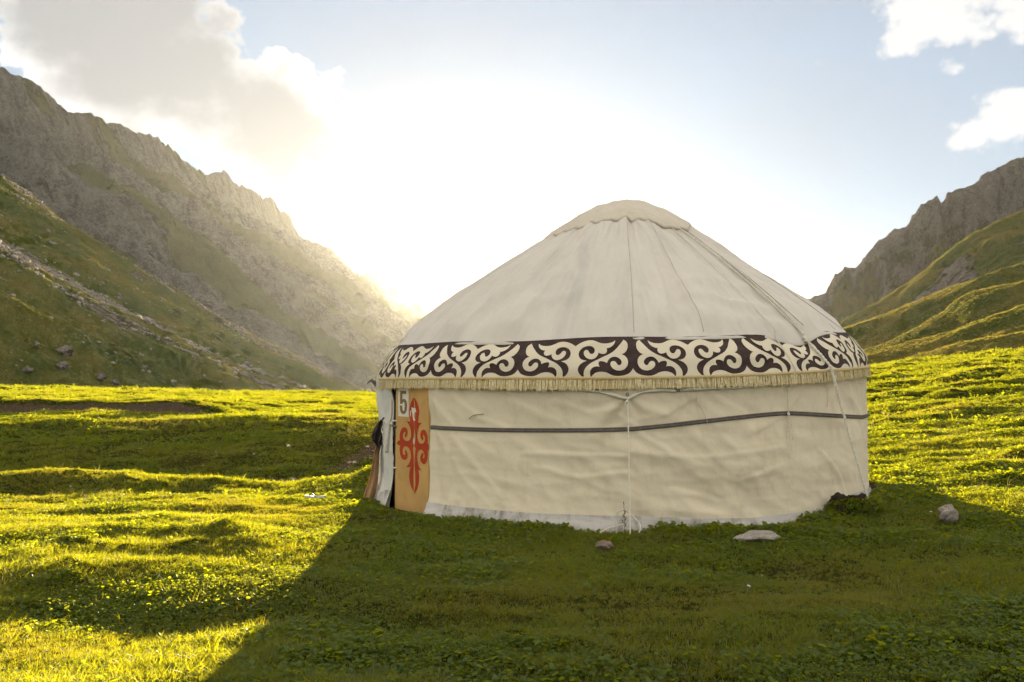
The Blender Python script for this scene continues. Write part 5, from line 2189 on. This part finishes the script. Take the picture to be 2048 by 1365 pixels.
# dry straw stalks standing above the turf
stalks = bpy.data.collections.new('stalk_kinds')
M['straw'] = leaf_mat('straw', (0.16, 0.13, 0.05), (0.30, 0.24, 0.10), (0.32, 0.25, 0.11), (0.42, 0.34, 0.09), (0.45, 0.36, 0.12), 0.4)
for k in range(3):
    V, Fc = tuft(60 + k, 5, 0.13, 0.02, 0.0011, 0.9)
    me = bpy.data.meshes.new('straw_' + 'abc'[k])
    me.from_pydata([tuple(map(float, q)) for q in V], [], Fc)
    me.materials.append(M['straw'])
    stalks.objects.link(bpy.data.objects.new('straw_' + 'abc'[k], me))
n = 5200
a_ = RNG.uniform(rad(-40), rad(40), n)
r_ = np.sqrt(RNG.uniform(3.5 ** 2, 24 ** 2, n))
fx, fy = r_ * np.sin(a_), r_ * np.cos(a_)
k = (np.hypot(fx - YC[0], fy - YC[1]) > 3.6) & (fbm(fx * 0.5, fy * 0.5, 3, 430) > RNG.uniform(-0.1, 0.6, n))
fx, fy = fx[k], fy[k]
n = len(fx)
scatter_object('straw_stalks', np.stack([fx, fy, ground_z(fx, fy)], 1), np.stack([RNG.normal(0, 0.3, n), RNG.normal(0, 0.3, n), RNG.uniform(0, 6, n)], 1),
               RNG.uniform(0.5, 1.15, n) * (1 + 0.02 * fy), RNG.integers(0, 3, n), RNG.uniform(0, 1, n), stalks, 'dry straw stalks standing out of the short turf', 'straw')

# tiny white flowers, pebbles
flowers = bpy.data.collections.new('flower_kinds')
V, Fc = [], []
for k in range(6):
    a_ = 2 * math.pi * k / 6
    b = len(V)
    V += [(0, 0, 0.045), (0.009 * math.cos(a_ - 0.4), 0.009 * math.sin(a_ - 0.4), 0.049), (0.014 * math.cos(a_), 0.014 * math.sin(a_), 0.047), (0.009 * math.cos(a_ + 0.4), 0.009 * math.sin(a_ + 0.4), 0.049)]
    Fc.append((b, b + 1, b + 2, b + 3))
b = len(V)
V += [(-0.001, 0, 0), (0.001, 0, 0), (0.001, 0, 0.045), (-0.001, 0, 0.045)]
Fc.append((b, b + 1, b + 2, b + 3))
me = bpy.data.meshes.new('flower')
me.from_pydata(V, [], Fc)
me.materials.append(M['petal'])
flowers.objects.link(bpy.data.objects.new('flower', me))
n = 1100
a_ = RNG.uniform(rad(-36), rad(36), n)
r_ = np.sqrt(RNG.uniform(5.5 ** 2, 30 ** 2, n))
fx, fy = r_ * np.sin(a_), r_ * np.cos(a_)
k = (np.hypot(fx - YC[0], fy - YC[1]) > 3.7) & (RNG.uniform(0, 1, n) < (0.12 + 0.8 * sstep(fx, 4, 8) * np.exp(-((fy - 17) / 5) ** 2) + 0.15 * sstep(fx, 2, 5)))
fx, fy = fx[k], fy[k]
n = len(fx)
scatter_object('wildflowers', np.stack([fx, fy, ground_z(fx, fy)], 1), np.stack([RNG.normal(-0.3, 0.4, n), RNG.normal(0, 0.3, n), RNG.uniform(0, 6, n)], 1),
               RNG.uniform(0.6, 1.1, n) * (1 + 0.03 * fy), np.zeros(n), np.zeros(n), flowers, 'tiny white wildflowers dotted through the grass', 'flowers')
pebbles = bpy.data.collections.new('pebble_kinds')
for k in range(3):
    me = rock_data(0.05, 0.04, 0.026, 200 + k, 2, 0.3)
    me.materials.append(M['stone_pale'] if k else M['stone_brown'])
    pebbles.objects.link(bpy.data.objects.new('pebble_%s' % 'abc'[k], me))
n = 2600
px_ = RNG.uniform(-16, -0.3, n)
py_ = RNG.uniform(13.5, 23, n)
k = RNG.uniform(0, 1, n) < bare_mask(px_, py_) ** 1.5
px_, py_ = px_[k], py_[k]
n = len(px_)
scatter_object('track_pebbles', np.stack([px_, py_, ground_z(px_, py_) - 0.006], 1), np.stack([RNG.normal(0, 0.2, n), RNG.normal(0, 0.2, n), RNG.uniform(0, 6, n)], 1),
               np.exp(RNG.normal(-0.75, 0.45, n)), RNG.integers(0, 3, n), np.zeros(n), pebbles, 'pebbles strewn along the worn track in the hollow', 'pebbles')

# ================================================================== haze
m = bpy.data.materials.new('valley_haze')
m.use_nodes = True
t = NT(m.node_tree)
t.n.clear()
out = t.node('ShaderNodeOutputMaterial')
pv = t.node('ShaderNodeVolumePrincipled')
pv.inputs['Color'].default_value = (0.97, 0.98, 1.0, 1)
pv.inputs['Density'].default_value = HAZE_DENSITY
pv.inputs['Anisotropy'].default_value = HAZE_G
t.l.new(pv.outputs[0], out.inputs['Volume'])
bm = bmesh.new()
bmesh.ops.create_cube(bm, size=1.0)
me = bpy.data.meshes.new('haze')
bm.to_mesh(me)
bm.free()
me.materials.append(m)
hz = link(bpy.data.objects.new('haze', me))
HZ_TOP, HZ_BOT = Z_MAX + 12.0, Z_MIN - 2.0
hz.scale = (8800, 8800, HZ_TOP - HZ_BOT)
hz.location = (0, 0, (HZ_TOP + HZ_BOT) / 2)
tag(hz, 'pale sunlit haze filling the valley', 'haze', kind='stuff')
